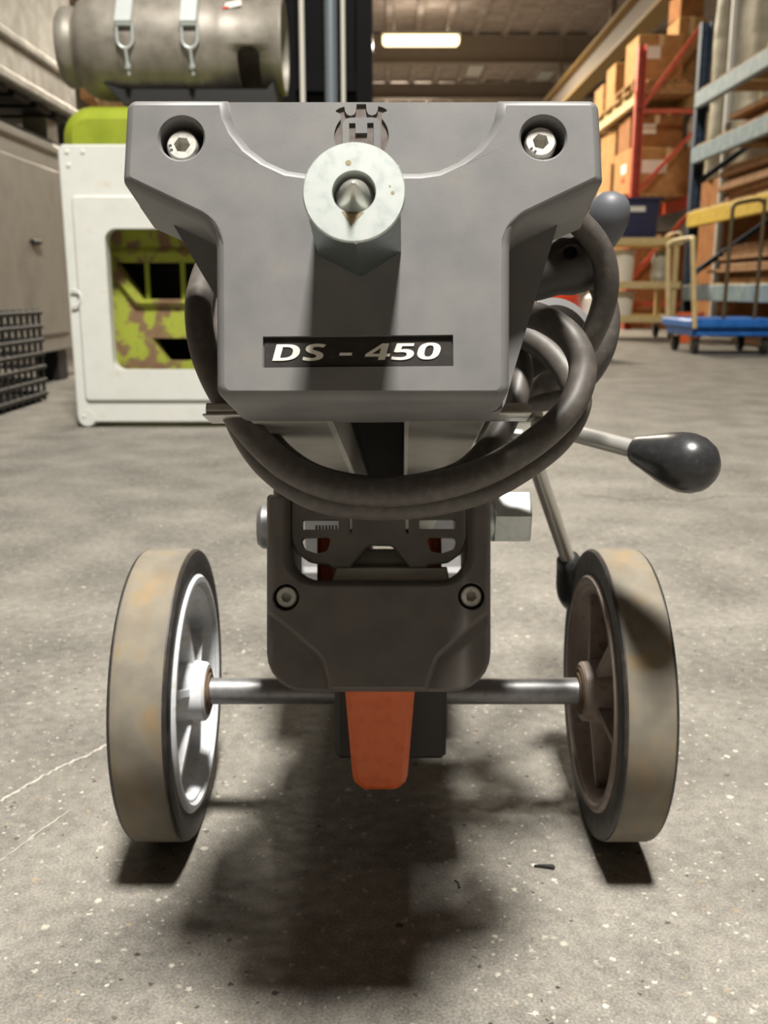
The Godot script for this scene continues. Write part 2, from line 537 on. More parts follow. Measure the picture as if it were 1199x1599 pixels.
	a.prism(PackedVector2Array([Vector2(0.09076, 0.04577), Vector2(0.09169, 0.04566), Vector2(0.09256, 0.04533), Vector2(0.09335, 0.04482), Vector2(0.09401, 0.04414), Vector2(0.09452, 0.04333), Vector2(0.09484, 0.04242), Vector2(0.09497, 0.04146), Vector2(0.09578, 0.01293), Vector2(0.09572, 0.01218), Vector2(0.09548, 0.01147), Vector2(0.09509, 0.01084), Vector2(0.09456, 0.01031), Vector2(0.09393, 0.00994), Vector2(0.08269, 0.00493), Vector2(0.08221, 0.00466), Vector2(0.08181, 0.00428), Vector2(0.08149, 0.00383), Vector2(0.08127, 0.00332), Vector2(0.06176, -0.05971), Vector2(0.06174, -0.05976), Vector2(0.06173, -0.05981), Vector2(0.05852, -0.07140), Vector2(0.05803, -0.07263), Vector2(0.05730, -0.07372), Vector2(0.05635, -0.07463), Vector2(0.05523, -0.07530), Vector2(0.05399, -0.07572), Vector2(0.05270, -0.07585), Vector2(-0.05131, -0.07500), Vector2(-0.05267, -0.07483), Vector2(-0.05397, -0.07436), Vector2(-0.05513, -0.07360), Vector2(-0.05609, -0.07260), Vector2(-0.05682, -0.07141), Vector2(-0.05726, -0.07009), Vector2(-0.05739, -0.06871), Vector2(-0.05688, -0.03669), Vector2(-0.05693, -0.03600), Vector2(-0.05711, -0.03534), Vector2(-0.05741, -0.03472), Vector2(-0.07004, -0.01377), Vector2(-0.07005, -0.01375), Vector2(-0.07006, -0.01373), Vector2(-0.08139, 0.00577), Vector2(-0.08171, 0.00621), Vector2(-0.08211, 0.00658), Vector2(-0.08257, 0.00686), Vector2(-0.09433, 0.01235), Vector2(-0.09497, 0.01275), Vector2(-0.09551, 0.01329), Vector2(-0.09590, 0.01394), Vector2(-0.09614, 0.01467), Vector2(-0.09620, 0.01543), Vector2(-0.09524, 0.04422), Vector2(-0.09510, 0.04519), Vector2(-0.09477, 0.04610), Vector2(-0.09425, 0.04690), Vector2(-0.09357, 0.04757), Vector2(-0.09276, 0.04806), Vector2(-0.09187, 0.04836), Vector2(-0.09092, 0.04846)]), [[-0.050, 0.0015], [-0.0485, 0.0], [-0.027, 0.0]])
	sub("rear", a, M.cover, cover)
	for q in [Vector2(0.07198, 0.02917), Vector2(-0.07214, 0.03090)]:
		a = Sh.new()
		a.lathe([[0.0, -0.0175], [0.0088, -0.0175], [0.0088, -0.0008], [0.0102, 0.0006], [0.0102, 0.004], [0.0, 0.004]], 48, Transform3D(Basis.IDENTITY, Vector3(q.x, q.y, 0)))
		sub("screw_hole", a, M.cover, cover, SUB)
	var plate_c := Vector3(-0.00176, -0.05626, 0)
	a = Sh.new()
	a.box(Vector3(0.0745, 0.0124, 0.004), plate_c + Vector3(0, 0, 0.0002))
	sub("plate_recess", a, M.cover, cover, SUB)
	# the emblem: a ring under a three-pronged crown with an H in it, sunk in
	var em := Vector2(-0.00037, 0.03288)
	var shapes := emblem_shapes()
	for e in shapes:
		a = Sh.new()
		a.prism(e, [[-0.0055, 0.0], [0.003, 0.0]], Transform3D(Basis.IDENTITY, Vector3(em.x, em.y, 0)))
		sub("emblem_recess", a, M.cover, cover, SUB)
	a = Sh.new()
	for e in shapes:
		a.prism(e, [[-0.0060, -0.0001], [-0.00545, -0.0001]], Transform3D(Basis.IDENTITY, Vector3(em.x, em.y, 0)))
	var emb := obj("emblem", a, M.dirt, cover)
	emb.set_meta("label", "crowned H emblem sunk into the cover")
	for q in [Vector2(0.07145, 0.02923), Vector2(-0.07266, 0.02988)]:
		var sc = screw(cover, Transform3D(Basis(Vector3.BACK, 0.5 if q.x > 0 else -0.4), Vector3(q.x, q.y, -0.0034)), 0.0064)
		var at := Basis(Vector3.BACK, -0.9 if q.x < 0 else -1.2)
		lettering("8.8", 0.0030, 0.0013, 0.0001, 0.0, M.plug, sc, Transform3D(at, at * Vector3(0, -0.0047, 0.00002)), "stamped_grade")
	a = Sh.new()
	a.box(Vector3(0.0738, 0.0117, 0.0006), plate_c + Vector3(0, 0, -0.0016), 0.0002)
	obj("name_plate", a, M.black_plate, cover).set_meta("label", "black name plate reading DS - 450 in white")
	lettering("DS - 450", 0.0650, 0.0068, 0.0002, 0.26, M.print_white, cover, Transform3D(Basis.IDENTITY, plate_c + Vector3(-0.0003, 0, -0.0012)))
	# --- jack bolt
	var jb := combo("jack_bolt", st, s * Transform3D(Basis.IDENTITY, Vector3(-0.00128, -0.00779, 0)))
	a = Sh.new()
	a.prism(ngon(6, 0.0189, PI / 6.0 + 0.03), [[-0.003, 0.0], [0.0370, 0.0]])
	sub("hex", a, M.hex_shaded, jb)
	a = Sh.new()
	a.lathe([[0.0, -0.01], [0.03, -0.01], [0.03, 0.0296], [0.0176, 0.0368], [0.0, 0.0370]], 72)
	sub("chamfer", a, M.zinc, jb, CSGShape3D.OPERATION_INTERSECTION)
	a = Sh.new()
	a.lathe([[0.0, 0.036], [0.0184, 0.036], [0.0184, 0.0368], [0.0180, 0.0373], [0.0, 0.0373]], 72)
	sub("turned_face", a, M.zinc, jb)
	a = Sh.new()
	a.lathe([[0.0, 0.0295], [0.0072, 0.0305], [0.0079, 0.0375], [0.0079, 0.039], [0.0, 0.039]], 48)
	sub("bore", a, M.zinc, jb, SUB)
	jb.set_meta("label", "zinc plated hexagon jack bolt")
	a = Sh.new()
	a.lathe([[0.0, 0.029], [0.0069, 0.0295], [0.0070, 0.0325], [0.0006, 0.0445], [0.0, 0.0448]], 64)
	obj("center_point", a, M.point, jb).set_meta("label", "polished steel centre point")
	for q in [[PackedVector2Array([Vector2(-0.0045, -0.0072), Vector2(-0.0008, -0.0083), Vector2(0.0036, -0.0076), Vector2(0.0012, -0.0102), Vector2(-0.0010, -0.0126), Vector2(-0.0024, -0.0100)])], [ngon(7, 0.0011, 0.3, Vector2(-0.0020, 0.0106))], [ngon(6, 0.0007, 0.8, Vector2(0.0138, -0.0006))], [ngon(5, 0.0004, 0.1, Vector2(0.0128, 0.0018))]]:
		a = Sh.new()
		a.prism(q[0], [[0.0368, 0.0], [0.03738, 0.0]])
		obj("rust_spot", a, M.rust_tan, jb)
	# --- clip strip behind the cover
	a = Sh.new()
	a.box(Vector3(0.1475, 0.0012, 0.020), Vector3(-0.0005, -0.0707, -0.0658), 0.0003)
	a.tube([Vector3(-0.0735, -0.0675, -0.0621), Vector3(0.0727, -0.0681, -0.0651)], 0.0034, 16)
	obj("clip_strip", a, M.rod, st, s).set_meta("label", "bright metal strip with a rolled edge")
	# --- column: an extruded profile, channel open to the underside
	var sec := PackedVector2Array([Vector2(-0.052, -0.0742), Vector2(-0.0185, -0.0742), Vector2(-0.0165, -0.072), Vector2(-0.0165, -0.046), Vector2(-0.024, -0.040), Vector2(-0.024, -0.030), Vector2(0.024, -0.030), Vector2(0.024, -0.040), Vector2(0.0165, -0.046), Vector2(0.0165, -0.072), Vector2(0.0185, -0.0742), Vector2(0.052, -0.0742), Vector2(0.0535, -0.0725), Vector2(0.0535, 0.030), Vector2(-0.0535, 0.030), Vector2(-0.0535, -0.0725)])
	a = Sh.new()
	a.prism(sec, [[-0.93, 0.0], [-0.046, 0.0]])
	obj("column", a, M.aluminium, st, s)
	a = Sh.new()
	a.box(Vector3(0.040, 0.006, 0.86), Vector3(0, -0.034, -0.48))
	for i in 120:
		a.box(Vector3(0.030, 0.004, 0.0035), Vector3(0, -0.0385, -0.07 - i * 0.007))
	obj("gear_rack", a, M.black, st, s)
	# --- carriage round the column
	a = Sh.new()
	for q in [[Vector3(0.066, -0.02, -0.40), Vector3(0.026, 0.12, 0.14)], [Vector3(-0.066, -0.02, -0.40), Vector3(0.026, 0.12, 0.14)], [Vector3(0, 0.046, -0.40), Vector3(0.158, 0.032, 0.14)]]:
		a.box(q[1], q[0], 0.006)
	obj("carriage", a, M.cover, st, s)
	# --- hinge bracket
	var b := off * B
	var plate := combo("hinge_bracket", st, b)
	a = Sh.new()
	a.prism(PackedVector2Array([Vector2(0.06625, 0.06507), Vector2(0.06695, 0.06497), Vector2(0.06760, 0.06470), Vector2(0.06815, 0.06426), Vector2(0.06857, 0.06370), Vector2(0.06883, 0.06304), Vector2(0.06891, 0.06234), Vector2(0.06769, -0.03098), Vector2(0.06681, -0.03703), Vector2(0.06439, -0.04266), Vector2(0.06059, -0.04748), Vector2(0.05568, -0.05117), Vector2(0.04998, -0.05348), Vector2(0.04388, -0.05426), Vector2(-0.04403, -0.05409), Vector2(-0.05016, -0.05328), Vector2(-0.05588, -0.05093), Vector2(-0.06081, -0.04720), Vector2(-0.06461, -0.04234), Vector2(-0.06701, -0.03668), Vector2(-0.06785, -0.03059), Vector2(-0.06839, 0.06317), Vector2(-0.06830, 0.06388), Vector2(-0.06803, 0.06453), Vector2(-0.06761, 0.06509), Vector2(-0.06704, 0.06552), Vector2(-0.06639, 0.06579), Vector2(-0.06569, 0.06588), Vector2(-0.05403, 0.06581), Vector2(-0.05390, 0.03016), Vector2(-0.05330, 0.02577), Vector2(-0.05159, 0.02168), Vector2(-0.04888, 0.01816), Vector2(-0.04536, 0.01546), Vector2(-0.04126, 0.01376), Vector2(-0.03688, 0.01316), Vector2(0.03726, 0.01284), Vector2(0.04163, 0.01339), Vector2(0.04571, 0.01506), Vector2(0.04923, 0.01772), Vector2(0.05195, 0.02120), Vector2(0.05367, 0.02526), Vector2(0.05430, 0.02963), Vector2(0.05469, 0.06514)]), [[-0.030, 0.0], [-0.0095, 0.0], [-0.008, 0.0006], [-0.007, 0.002]])
	sub("base", a, M.bracket, plate)
	a = Sh.new()
	a.prism(PackedVector2Array([Vector2(0.06356, 0.06509), Vector2(0.06495, 0.06489), Vector2(0.06624, 0.06434), Vector2(0.06735, 0.06347), Vector2(0.06819, 0.06234), Vector2(0.06871, 0.06103), Vector2(0.06888, 0.05963), Vector2(0.06800, -0.00711), Vector2(0.03894, -0.03216), Vector2(0.03685, -0.03454), Vector2(0.03550, -0.03739), Vector2(0.03022, -0.05424), Vector2(-0.03068, -0.05411), Vector2(-0.03478, -0.03764), Vector2(-0.03615, -0.03439), Vector2(-0.03847, -0.03171), Vector2(-0.06799, -0.00662), Vector2(-0.06838, 0.06045), Vector2(-0.06820, 0.06186), Vector2(-0.06766, 0.06317), Vector2(-0.06680, 0.06429), Vector2(-0.06568, 0.06515), Vector2(-0.06437, 0.06569), Vector2(-0.06297, 0.06586), Vector2(-0.05403, 0.06581), Vector2(-0.05390, 0.03016), Vector2(-0.05330, 0.02577), Vector2(-0.05159, 0.02168), Vector2(-0.04888, 0.01816), Vector2(-0.04536, 0.01546), Vector2(-0.04126, 0.01376), Vector2(-0.03688, 0.01316), Vector2(0.03726, 0.01284), Vector2(0.04163, 0.01339), Vector2(0.04571, 0.01506), Vector2(0.04923, 0.01772), Vector2(0.05195, 0.02120), Vector2(0.05367, 0.02526), Vector2(0.05430, 0.02963), Vector2(0.05469, 0.06514)]), [[-0.0095, 0.0], [-0.0050, 0.0008], [-0.0018, 0.0020], [-0.0005, 0.0030], [0.0, 0.0040]])
	sub("raised", a, M.bracket, plate)
	for px in [-0.05534, 0.05592]:
		a = Sh.new()
		a.lathe([[0.0, -0.016], [0.0079, -0.016], [0.0079, -0.0006], [0.0088, 0.0004], [0.0088, 0.004], [0.0, 0.004]], 40, Transform3D(Basis.IDENTITY, Vector3(px, 0.00305, 0)))
		sub("screw_hole", a, M.bracket, plate, SUB)
	for px in [-0.05534, 0.05592]:
		screw(plate, Transform3D(Basis(Vector3.BACK, px * 9.0), Vector3(px, 0.00305, -0.0030)), 0.0064)
	# side cheeks that carry the bracket up to the column
	for q in [-1.0, 1.0]:
		a = Sh.new()
		a.box(Vector3(0.011, 0.10, 0.07), Vector3(q * 0.0605, 0.030, -0.055), 0.002)
		a.box(Vector3(0.020, 0.012, 0.07), Vector3(q * 0.056, 0.073, -0.055), 0.002)
		obj("cheek", a, M.bracket, st, b)
	# clamp casting in the U of the bracket
	var clamp := combo("clamp_casting", st, b * Transform3D(Basis.IDENTITY, Vector3(0, 0, -0.013)))
	a = Sh.new()
	a.prism(PackedVector2Array([Vector2(-0.05402, 0.06386), Vector2(0.05506, 0.06320), Vector2(0.05479, 0.03973), Vector2(0.05472, 0.03887), Vector2(0.05450, 0.03803), Vector2(0.05217, 0.03127), Vector2(0.05140, 0.02980), Vector2(0.05021, 0.02863), Vector2(0.04425, 0.02436), Vector2(0.04305, 0.02371), Vector2(0.04171, 0.02338), Vector2(0.03080, 0.02215), Vector2(0.03060, 0.02210), Vector2(0.03042, 0.02201), Vector2(0.03026, 0.02188), Vector2(0.03015, 0.02171), Vector2(0.03007, 0.02152), Vector2(0.03005, 0.02131), Vector2(0.03005, 0.02128), Vector2(0.03002, 0.02109), Vector2(0.02994, 0.02091), Vector2(0.02982, 0.02075), Vector2(0.02966, 0.02063), Vector2(0.02948, 0.02056), Vector2(0.02929, 0.02054), Vector2(0.02004, 0.02058), Vector2(0.01958, 0.02065), Vector2(0.01917, 0.02086), Vector2(0.01883, 0.02118), Vector2(0.01021, 0.03238), Vector2(0.00903, 0.03351), Vector2(0.00757, 0.03423), Vector2(0.00596, 0.03449), Vector2(-0.00384, 0.03454), Vector2(-0.00543, 0.03431), Vector2(-0.00687, 0.03362), Vector2(-0.00805, 0.03255), Vector2(-0.01716, 0.02132), Vector2(-0.01750, 0.02102), Vector2(-0.01791, 0.02082), Vector2(-0.01836, 0.02076), Vector2(-0.02822, 0.02080), Vector2(-0.02848, 0.02083), Vector2(-0.02873, 0.02092), Vector2(-0.02896, 0.02107), Vector2(-0.02914, 0.02127), Vector2(-0.02956, 0.02182), Vector2(-0.02985, 0.02212), Vector2(-0.03020, 0.02232), Vector2(-0.03060, 0.02243), Vector2(-0.04091, 0.02376), Vector2(-0.04223, 0.02411), Vector2(-0.04342, 0.02476), Vector2(-0.04940, 0.02912), Vector2(-0.05059, 0.03030), Vector2(-0.05136, 0.03179), Vector2(-0.05365, 0.03859), Vector2(-0.05386, 0.03944), Vector2(-0.05393, 0.04031)]), [[-0.012, 0.0], [-0.0012, 0.0], [0.0, 0.0010]])
	sub("casting", a, M.bracket, clamp)
	var holes := [PackedVector2Array([Vector2(-0.04738, 0.04946), Vector2(-0.04734, 0.04976), Vector2(-0.04723, 0.05004), Vector2(-0.04704, 0.05028), Vector2(-0.04680, 0.05046), Vector2(-0.04652, 0.05057), Vector2(-0.04622, 0.05061), Vector2(-0.02571, 0.05050), Vector2(-0.02541, 0.05045), Vector2(-0.02513, 0.05034), Vector2(-0.02489, 0.05015), Vector2(-0.02470, 0.04991), Vector2(-0.02459, 0.04963), Vector2(-0.02455, 0.04933), Vector2(-0.02455, 0.04546), Vector2(-0.02459, 0.04516), Vector2(-0.02470, 0.04488), Vector2(-0.02489, 0.04464), Vector2(-0.02513, 0.04446), Vector2(-0.02541, 0.04434), Vector2(-0.02571, 0.04430), Vector2(-0.04621, 0.04441), Vector2(-0.04651, 0.04446), Vector2(-0.04679, 0.04457), Vector2(-0.04703, 0.04476), Vector2(-0.04721, 0.04500), Vector2(-0.04733, 0.04528), Vector2(-0.04737, 0.04558)]), PackedVector2Array([Vector2(0.02526, 0.04944), Vector2(0.02530, 0.04974), Vector2(0.02541, 0.05001), Vector2(0.02560, 0.05025), Vector2(0.02584, 0.05044), Vector2(0.02612, 0.05055), Vector2(0.02642, 0.05059), Vector2(0.04645, 0.05048), Vector2(0.04675, 0.05043), Vector2(0.04702, 0.05032), Vector2(0.04726, 0.05013), Vector2(0.04744, 0.04989), Vector2(0.04756, 0.04961), Vector2(0.04759, 0.04931), Vector2(0.04755, 0.04545), Vector2(0.04751, 0.04515), Vector2(0.04739, 0.04487), Vector2(0.04721, 0.04463), Vector2(0.04697, 0.04445), Vector2(0.04669, 0.04434), Vector2(0.04639, 0.04430), Vector2(0.02637, 0.04441), Vector2(0.02608, 0.04445), Vector2(0.02580, 0.04457), Vector2(0.02556, 0.04475), Vector2(0.02538, 0.04499), Vector2(0.02527, 0.04527), Vector2(0.02523, 0.04557)]), PackedVector2Array([Vector2(-0.04751, 0.03640), Vector2(-0.04763, 0.03701), Vector2(-0.04758, 0.03763), Vector2(-0.04737, 0.03821), Vector2(-0.04701, 0.03871), Vector2(-0.04654, 0.03910), Vector2(-0.04597, 0.03935), Vector2(-0.04536, 0.03944), Vector2(-0.03199, 0.03964), Vector2(-0.03137, 0.03956), Vector2(-0.03080, 0.03932), Vector2(-0.03030, 0.03894), Vector2(-0.02993, 0.03845), Vector2(-0.02970, 0.03787), Vector2(-0.02963, 0.03725), Vector2(-0.02973, 0.03663), Vector2(-0.03094, 0.03265), Vector2(-0.03130, 0.03188), Vector2(-0.03186, 0.03123), Vector2(-0.03257, 0.03077), Vector2(-0.03339, 0.03052), Vector2(-0.03727, 0.02989), Vector2(-0.03843, 0.02985), Vector2(-0.03957, 0.03010), Vector2(-0.04474, 0.03193), Vector2(-0.04557, 0.03237), Vector2(-0.04623, 0.03304), Vector2(-0.04666, 0.03388)]), PackedVector2Array([Vector2(0.04800, 0.03591), Vector2(0.04812, 0.03652), Vector2(0.04808, 0.03713), Vector2(0.04788, 0.03771), Vector2(0.04753, 0.03822), Vector2(0.04706, 0.03861), Vector2(0.04650, 0.03887), Vector2(0.04589, 0.03897), Vector2(0.03260, 0.03930), Vector2(0.03198, 0.03923), Vector2(0.03140, 0.03900), Vector2(0.03091, 0.03862), Vector2(0.03053, 0.03813), Vector2(0.03030, 0.03755), Vector2(0.03022, 0.03694), Vector2(0.03032, 0.03632), Vector2(0.03150, 0.03234), Vector2(0.03185, 0.03156), Vector2(0.03240, 0.03091), Vector2(0.03311, 0.03044), Vector2(0.03392, 0.03018), Vector2(0.03778, 0.02952), Vector2(0.03893, 0.02947), Vector2(0.04006, 0.02970), Vector2(0.04522, 0.03148), Vector2(0.04605, 0.03191), Vector2(0.04671, 0.03257), Vector2(0.04714, 0.03340)]), PackedVector2Array([Vector2(-0.01797, 0.05161), Vector2(-0.01604, 0.05160), Vector2(-0.01605, 0.04270), Vector2(-0.01799, 0.04117)]), PackedVector2Array([Vector2(0.01679, 0.05142), Vector2(0.01871, 0.05141), Vector2(0.01865, 0.04097), Vector2(0.01673, 0.04253)])]
	for h in holes:
		a = Sh.new()
		a.prism(h, [[-0.03, 0.0], [0.01, 0.0]])
		sub("opening", a, M.bracket, clamp, SUB)
	a = Sh.new()
	a.prism(PackedVector2Array([Vector2(-0.02703, 0.02101), Vector2(-0.02695, 0.02119), Vector2(-0.02683, 0.02134), Vector2(-0.02667, 0.02146), Vector2(-0.02648, 0.02154), Vector2(-0.02629, 0.02156), Vector2(0.04168, 0.02125), Vector2(0.04189, 0.02121), Vector2(0.04208, 0.02113), Vector2(0.04225, 0.02099), Vector2(0.04236, 0.02081), Vector2(0.04243, 0.02061), Vector2(0.04398, 0.01141), Vector2(0.04399, 0.01122), Vector2(0.04395, 0.01104), Vector2(0.04387, 0.01087), Vector2(0.04374, 0.01072), Vector2(0.04359, 0.01061), Vector2(0.04341, 0.01054), Vector2(0.04322, 0.01052), Vector2(-0.02893, 0.01083), Vector2(-0.02913, 0.01085), Vector2(-0.02931, 0.01093), Vector2(-0.02947, 0.01106), Vector2(-0.02960, 0.01122), Vector2(-0.02967, 0.01141), Vector2(-0.02970, 0.01161), Vector2(-0.02967, 0.01181)]), [[-0.046, 0.0], [-0.020, 0.0], [-0.018, 0.001]])
	a.tube([Vector3(-0.03, 0.02605, -0.042), Vector3(0.03, 0.02605, -0.042)], 0.0075, 20)
	obj("cross_bar", a, M.aluminium, st, b)
	a = Sh.new()
	for i in 9:
		a.box(Vector3(0.0012, 0.006, 0.004), Vector3(-0.03994 + i * 0.0021, 0.04532, -0.034))
	a.box(Vector3(0.022, 0.004, 0.006), Vector3(-0.03571, 0.04300, -0.034))
	obj("toothed_rack", a, M.zinc, st, b)
	# --- big hexagon nuts on the pivot
	a = Sh.new()
	var nut := Transform3D(Basis(Vector3.UP, PI / 2), off * Vector3(0.0745, 0.2335, -0.5957))
	a.prism(ngon(6, 0.0176, deg_to_rad(45)), [[-0.006, 0.0008], [-0.0052, 0.0], [0.0165, 0.0], [0.0175, 0.0010]], nut)
	a.lathe([[0.0, -0.03], [0.0125, -0.03], [0.0125, -0.0135], [0.0150, -0.0125], [0.0158, -0.008], [0.0150, -0.0055], [0.0, -0.0055]], 40, nut)
	obj("pivot_nut", a, M.zinc, st).set_meta("label", "zinc plated hexagon nut")
	a = Sh.new()
	a.lathe([[0.0, -0.02], [0.0145, -0.02], [0.0145, 0.002], [0.012, 0.005], [0.0, 0.005]], 32, Transform3D(Basis(Vector3.UP, -PI / 2), off * Vector3(-0.0765, 0.2248, -0.6070)))
	obj("pivot_head", a, M.axle, st)
	# --- orange lever and the grey foot behind it
	a = Sh.new()
	a.prism(PackedVector2Array([Vector2(-0.0215, 0.012), Vector2(-0.0212, 0.0), Vector2(-0.0172, -0.056), Vector2(-0.0158, -0.0605), Vector2(-0.0115, -0.0645), Vector2(-0.009, -0.0655), Vector2(0.009, -0.0655), Vector2(0.0115, -0.0645), Vector2(0.0158, -0.0605), Vector2(0.0172, -0.056), Vector2(0.0212, 0.0), Vector2(0.0215, 0.012)]), [[-0.022, 0.0], [-0.003, 0.0], [0.0, 0.0036]], Transform3D(Basis.IDENTITY, off * Vector3(-0.0025, 0.1351, -0.5453)))
	for q in [[-0.03456, 0.013], [0.03527, 0.010]]:
		a.box(Vector3(q[1], 0.075, 0.02), (b * Vector3(q[0], 0.00764, -0.058)), 0.003, b.basis)
	a.box(Vector3(0.085, 0.012, 0.02), (b * Vector3(0, -0.02662, -0.058)), 0.003, b.basis)
	obj("release_lever", a, M.orange, st).set_meta("label", "orange plastic lever tongue")
	a = Sh.new()
	a.box(Vector3(0.074, 0.062, 0.05), off * (Vector3(0.0044, 0.0995, -0.5884)) + Vector3(0.0, 0.0, -0.025), 0.003)
	obj("foot_block", a, M.plug, st)
	# --- axle and wheels
	a = Sh.new()
	a.lathe([[0.0, -0.160], [0.0085, -0.160], [0.0092, -0.159], [0.0092, 0.168], [0.0085, 0.169], [0.0, 0.169]], 28, Transform3D(Basis(Vector3.UP, PI / 2), Vector3(0, 0.1, 0)))
	obj("axle", a, M.axle, st)
	a = Sh.new()
	a.box(Vector3(0.060, 0.040, 0.034), Vector3(0, 0.106, 0), 0.003)
	a.bar(Vector3(-0.02, 0.12, -0.0), Vector3(-0.02, 0.2, -0.055), 0.02, 0.02)
	a.bar(Vector3(0.02, 0.12, -0.0), Vector3(0.02, 0.2, -0.055), 0.02, 0.02)
	obj("axle_block", a, M.bracket, st)
	wheel(st, Transform3D(Basis(Vector3.UP, -PI / 2) * Basis(Vector3.BACK, 0.35), Vector3(-0.1298, 0.1, 0)).scaled_local(Vector3(1, 1, 1.09)), "wheel with a white spoked rim and tan worn tread", M.rim)
	wheel(st, Transform3D(Basis(Vector3.UP, PI / 2) * Basis(Vector3.BACK, 0.9), Vector3(0.1435, 0.1, 0)), "wheel with a dirty brownish rim darkened for shade and rust stained tread", M.rim_dirty_shaded)
	# --- feed crank with three knobbed spokes
	var hub := off * Vector3(0.0928, 0.2887, -0.6525)
	a = Sh.new()
	a.lathe([[0.0, -0.045], [0.011, -0.045], [0.011, -0.012], [0.017, -0.010], [0.019, 0.0], [0.017, 0.010], [0.009, 0.015], [0.0, 0.016]], 32, along(hub, Vector3(1, 0.1, 0.12)))
	var crank := obj("crank_hub", a, M.chrome, st)
	for k in [Vector3(0.1493, 0.2828, -0.5588), Vector3(0.1404, 0.1747, -0.7083)]:
		var e: Vector3 = off * k
		a = Sh.new()
		var d := (e - hub).normalized()
		a.tube([hub, e + d * 0.008], 0.0056, 18)
		var rod := obj("crank_spoke", a, M.rod, crank)
		a = Sh.new()
		a.lathe([[0.0, -0.0015], [0.0070, -0.0015], [0.0085, 0.0], [0.0100, 0.006], [0.0125, 0.015], [0.0150, 0.024], [0.0165, 0.031], [0.0170, 0.037], [0.0162, 0.043], [0.0138, 0.0485], [0.0098, 0.0525], [0.005, 0.0545], [0.0, 0.055]], 40, along(e, d))
		obj("knob", a, M.knob, rod).set_meta("label", "black ball handle of the crank")
	a = Sh.new()
	var k0 := off * Vector3(0.1821, 0.4086, -0.8288)
	var k1 := off * Vector3(0.1761, 0.3483, -0.7996)
	a.tube(spline([off * Vector3(0.0882, 0.3202, -0.6649), off * Vector3(0.1206, 0.3261, -0.7072), off * Vector3(0.1527, 0.3348, -0.7606), k1, k0, k0 + (k0 - k1).normalized() * 0.006], 6), 0.005, 14)
	var lock := obj("lock_lever", a, M.plug, st)
	a = Sh.new()
	a.lathe([[0.0, -0.0015], [0.0070, -0.0015], [0.0100, 0.004], [0.0140, 0.012], [0.0165, 0.021], [0.0170, 0.027], [0.0162, 0.034], [0.0138, 0.0395], [0.0098, 0.0435], [0.0, 0.046]], 40, along(k0, Vector3(0.12, 1, 0.1)))
	obj("knob", a, M.knob_gray, lock).set_meta("label", "dull grey ball knob")
	# --- feed hub and motor side fittings
	a = Sh.new()
	var fh := along(off * Vector3(0.1020, 0.3365, -0.5988), Vector3(0.45, 0.25, 0.86))
	a.lathe([[0.0, -0.05], [0.0195, -0.05], [0.0205, -0.006], [0.0195, 0.0], [0.0165, 0.002], [0.013, 0.011], [0.006, 0.015], [0.0, 0.015]], 36, fh)
	var hubm := obj("feed_hub", a, M.plug, st)
	a = Sh.new()
	a.lathe([[0.0215, -0.005], [0.0265, -0.004], [0.0275, 0.0], [0.0265, 0.004], [0.0215, 0.005], [0.0205, 0.0]], 44, along(off * Vector3(0.1074, 0.3438, -0.6087), Vector3(0.3, 0.35, 0.9)), true)
	obj("hub_ring", a, M.cover, hubm)
	# --- base plate on the floor at the far end
	a = Sh.new()
	a.box(Vector3(0.22, 0.028, 0.34), Vector3(0.0, 0.015, -0.72), 0.006)
	a.bar(Vector3(-0.06, 0.02, -0.62), Vector3(-0.06, 0.14, -0.60), 0.02, 0.09)
	a.bar(Vector3(0.075, 0.02, -0.62), Vector3(0.075, 0.14, -0.60), 0.02, 0.09)
	obj("base_plate", a, M.cover, st)


func emblem_shapes() -> Array:
	# sunk outline: a ring crowned with three prongs, round a raised arch that holds a sunk letter
	var u := 0.0002533
	var half := []
	for i in 13:
		var a := deg_to_rad(lerpf(-44.0, 41.0, i / 12.0))
		half.append(Vector2(cos(a), sin(a)) * 43.5)
	for q in [[33, 36], [36, 39], [41, 41], [40, 44], [34, 47.5], [27, 49.5], [26, 42], [23, 36.5], [17, 34], [11, 36.5], [8.5, 42], [7.4, 53.4]]:
		half.append(Vector2(q[0], q[1]))
	var arch := [[30.2, -29], [30.2, 19], [28.5, 25.5], [24, 29.5], [18, 31]]
	var outer := PackedVector2Array()
	for p in half:
		outer.append(p * u)
	for i in range(half.size() - 1, -1, -1):
		outer.append(Vector2(-half[i].x, half[i].y) * u)
	for q in arch:
		outer.append(Vector2(-q[0], q[1]) * u)
	for i in range(arch.size() - 1, -1, -1):
		outer.append(Vector2(arch[i][0], arch[i][1]) * u)
	var letter := PackedVector2Array()
	for q in [[-19.5, 22], [-9.3, 22], [-9.3, 5.5], [9.3, 5.5], [9.3, 22], [19.5, 22], [19.5, -26], [-19.5, -26]]:
		letter.append(Vector2(q[0], q[1]) * u)
	return [outer, letter]


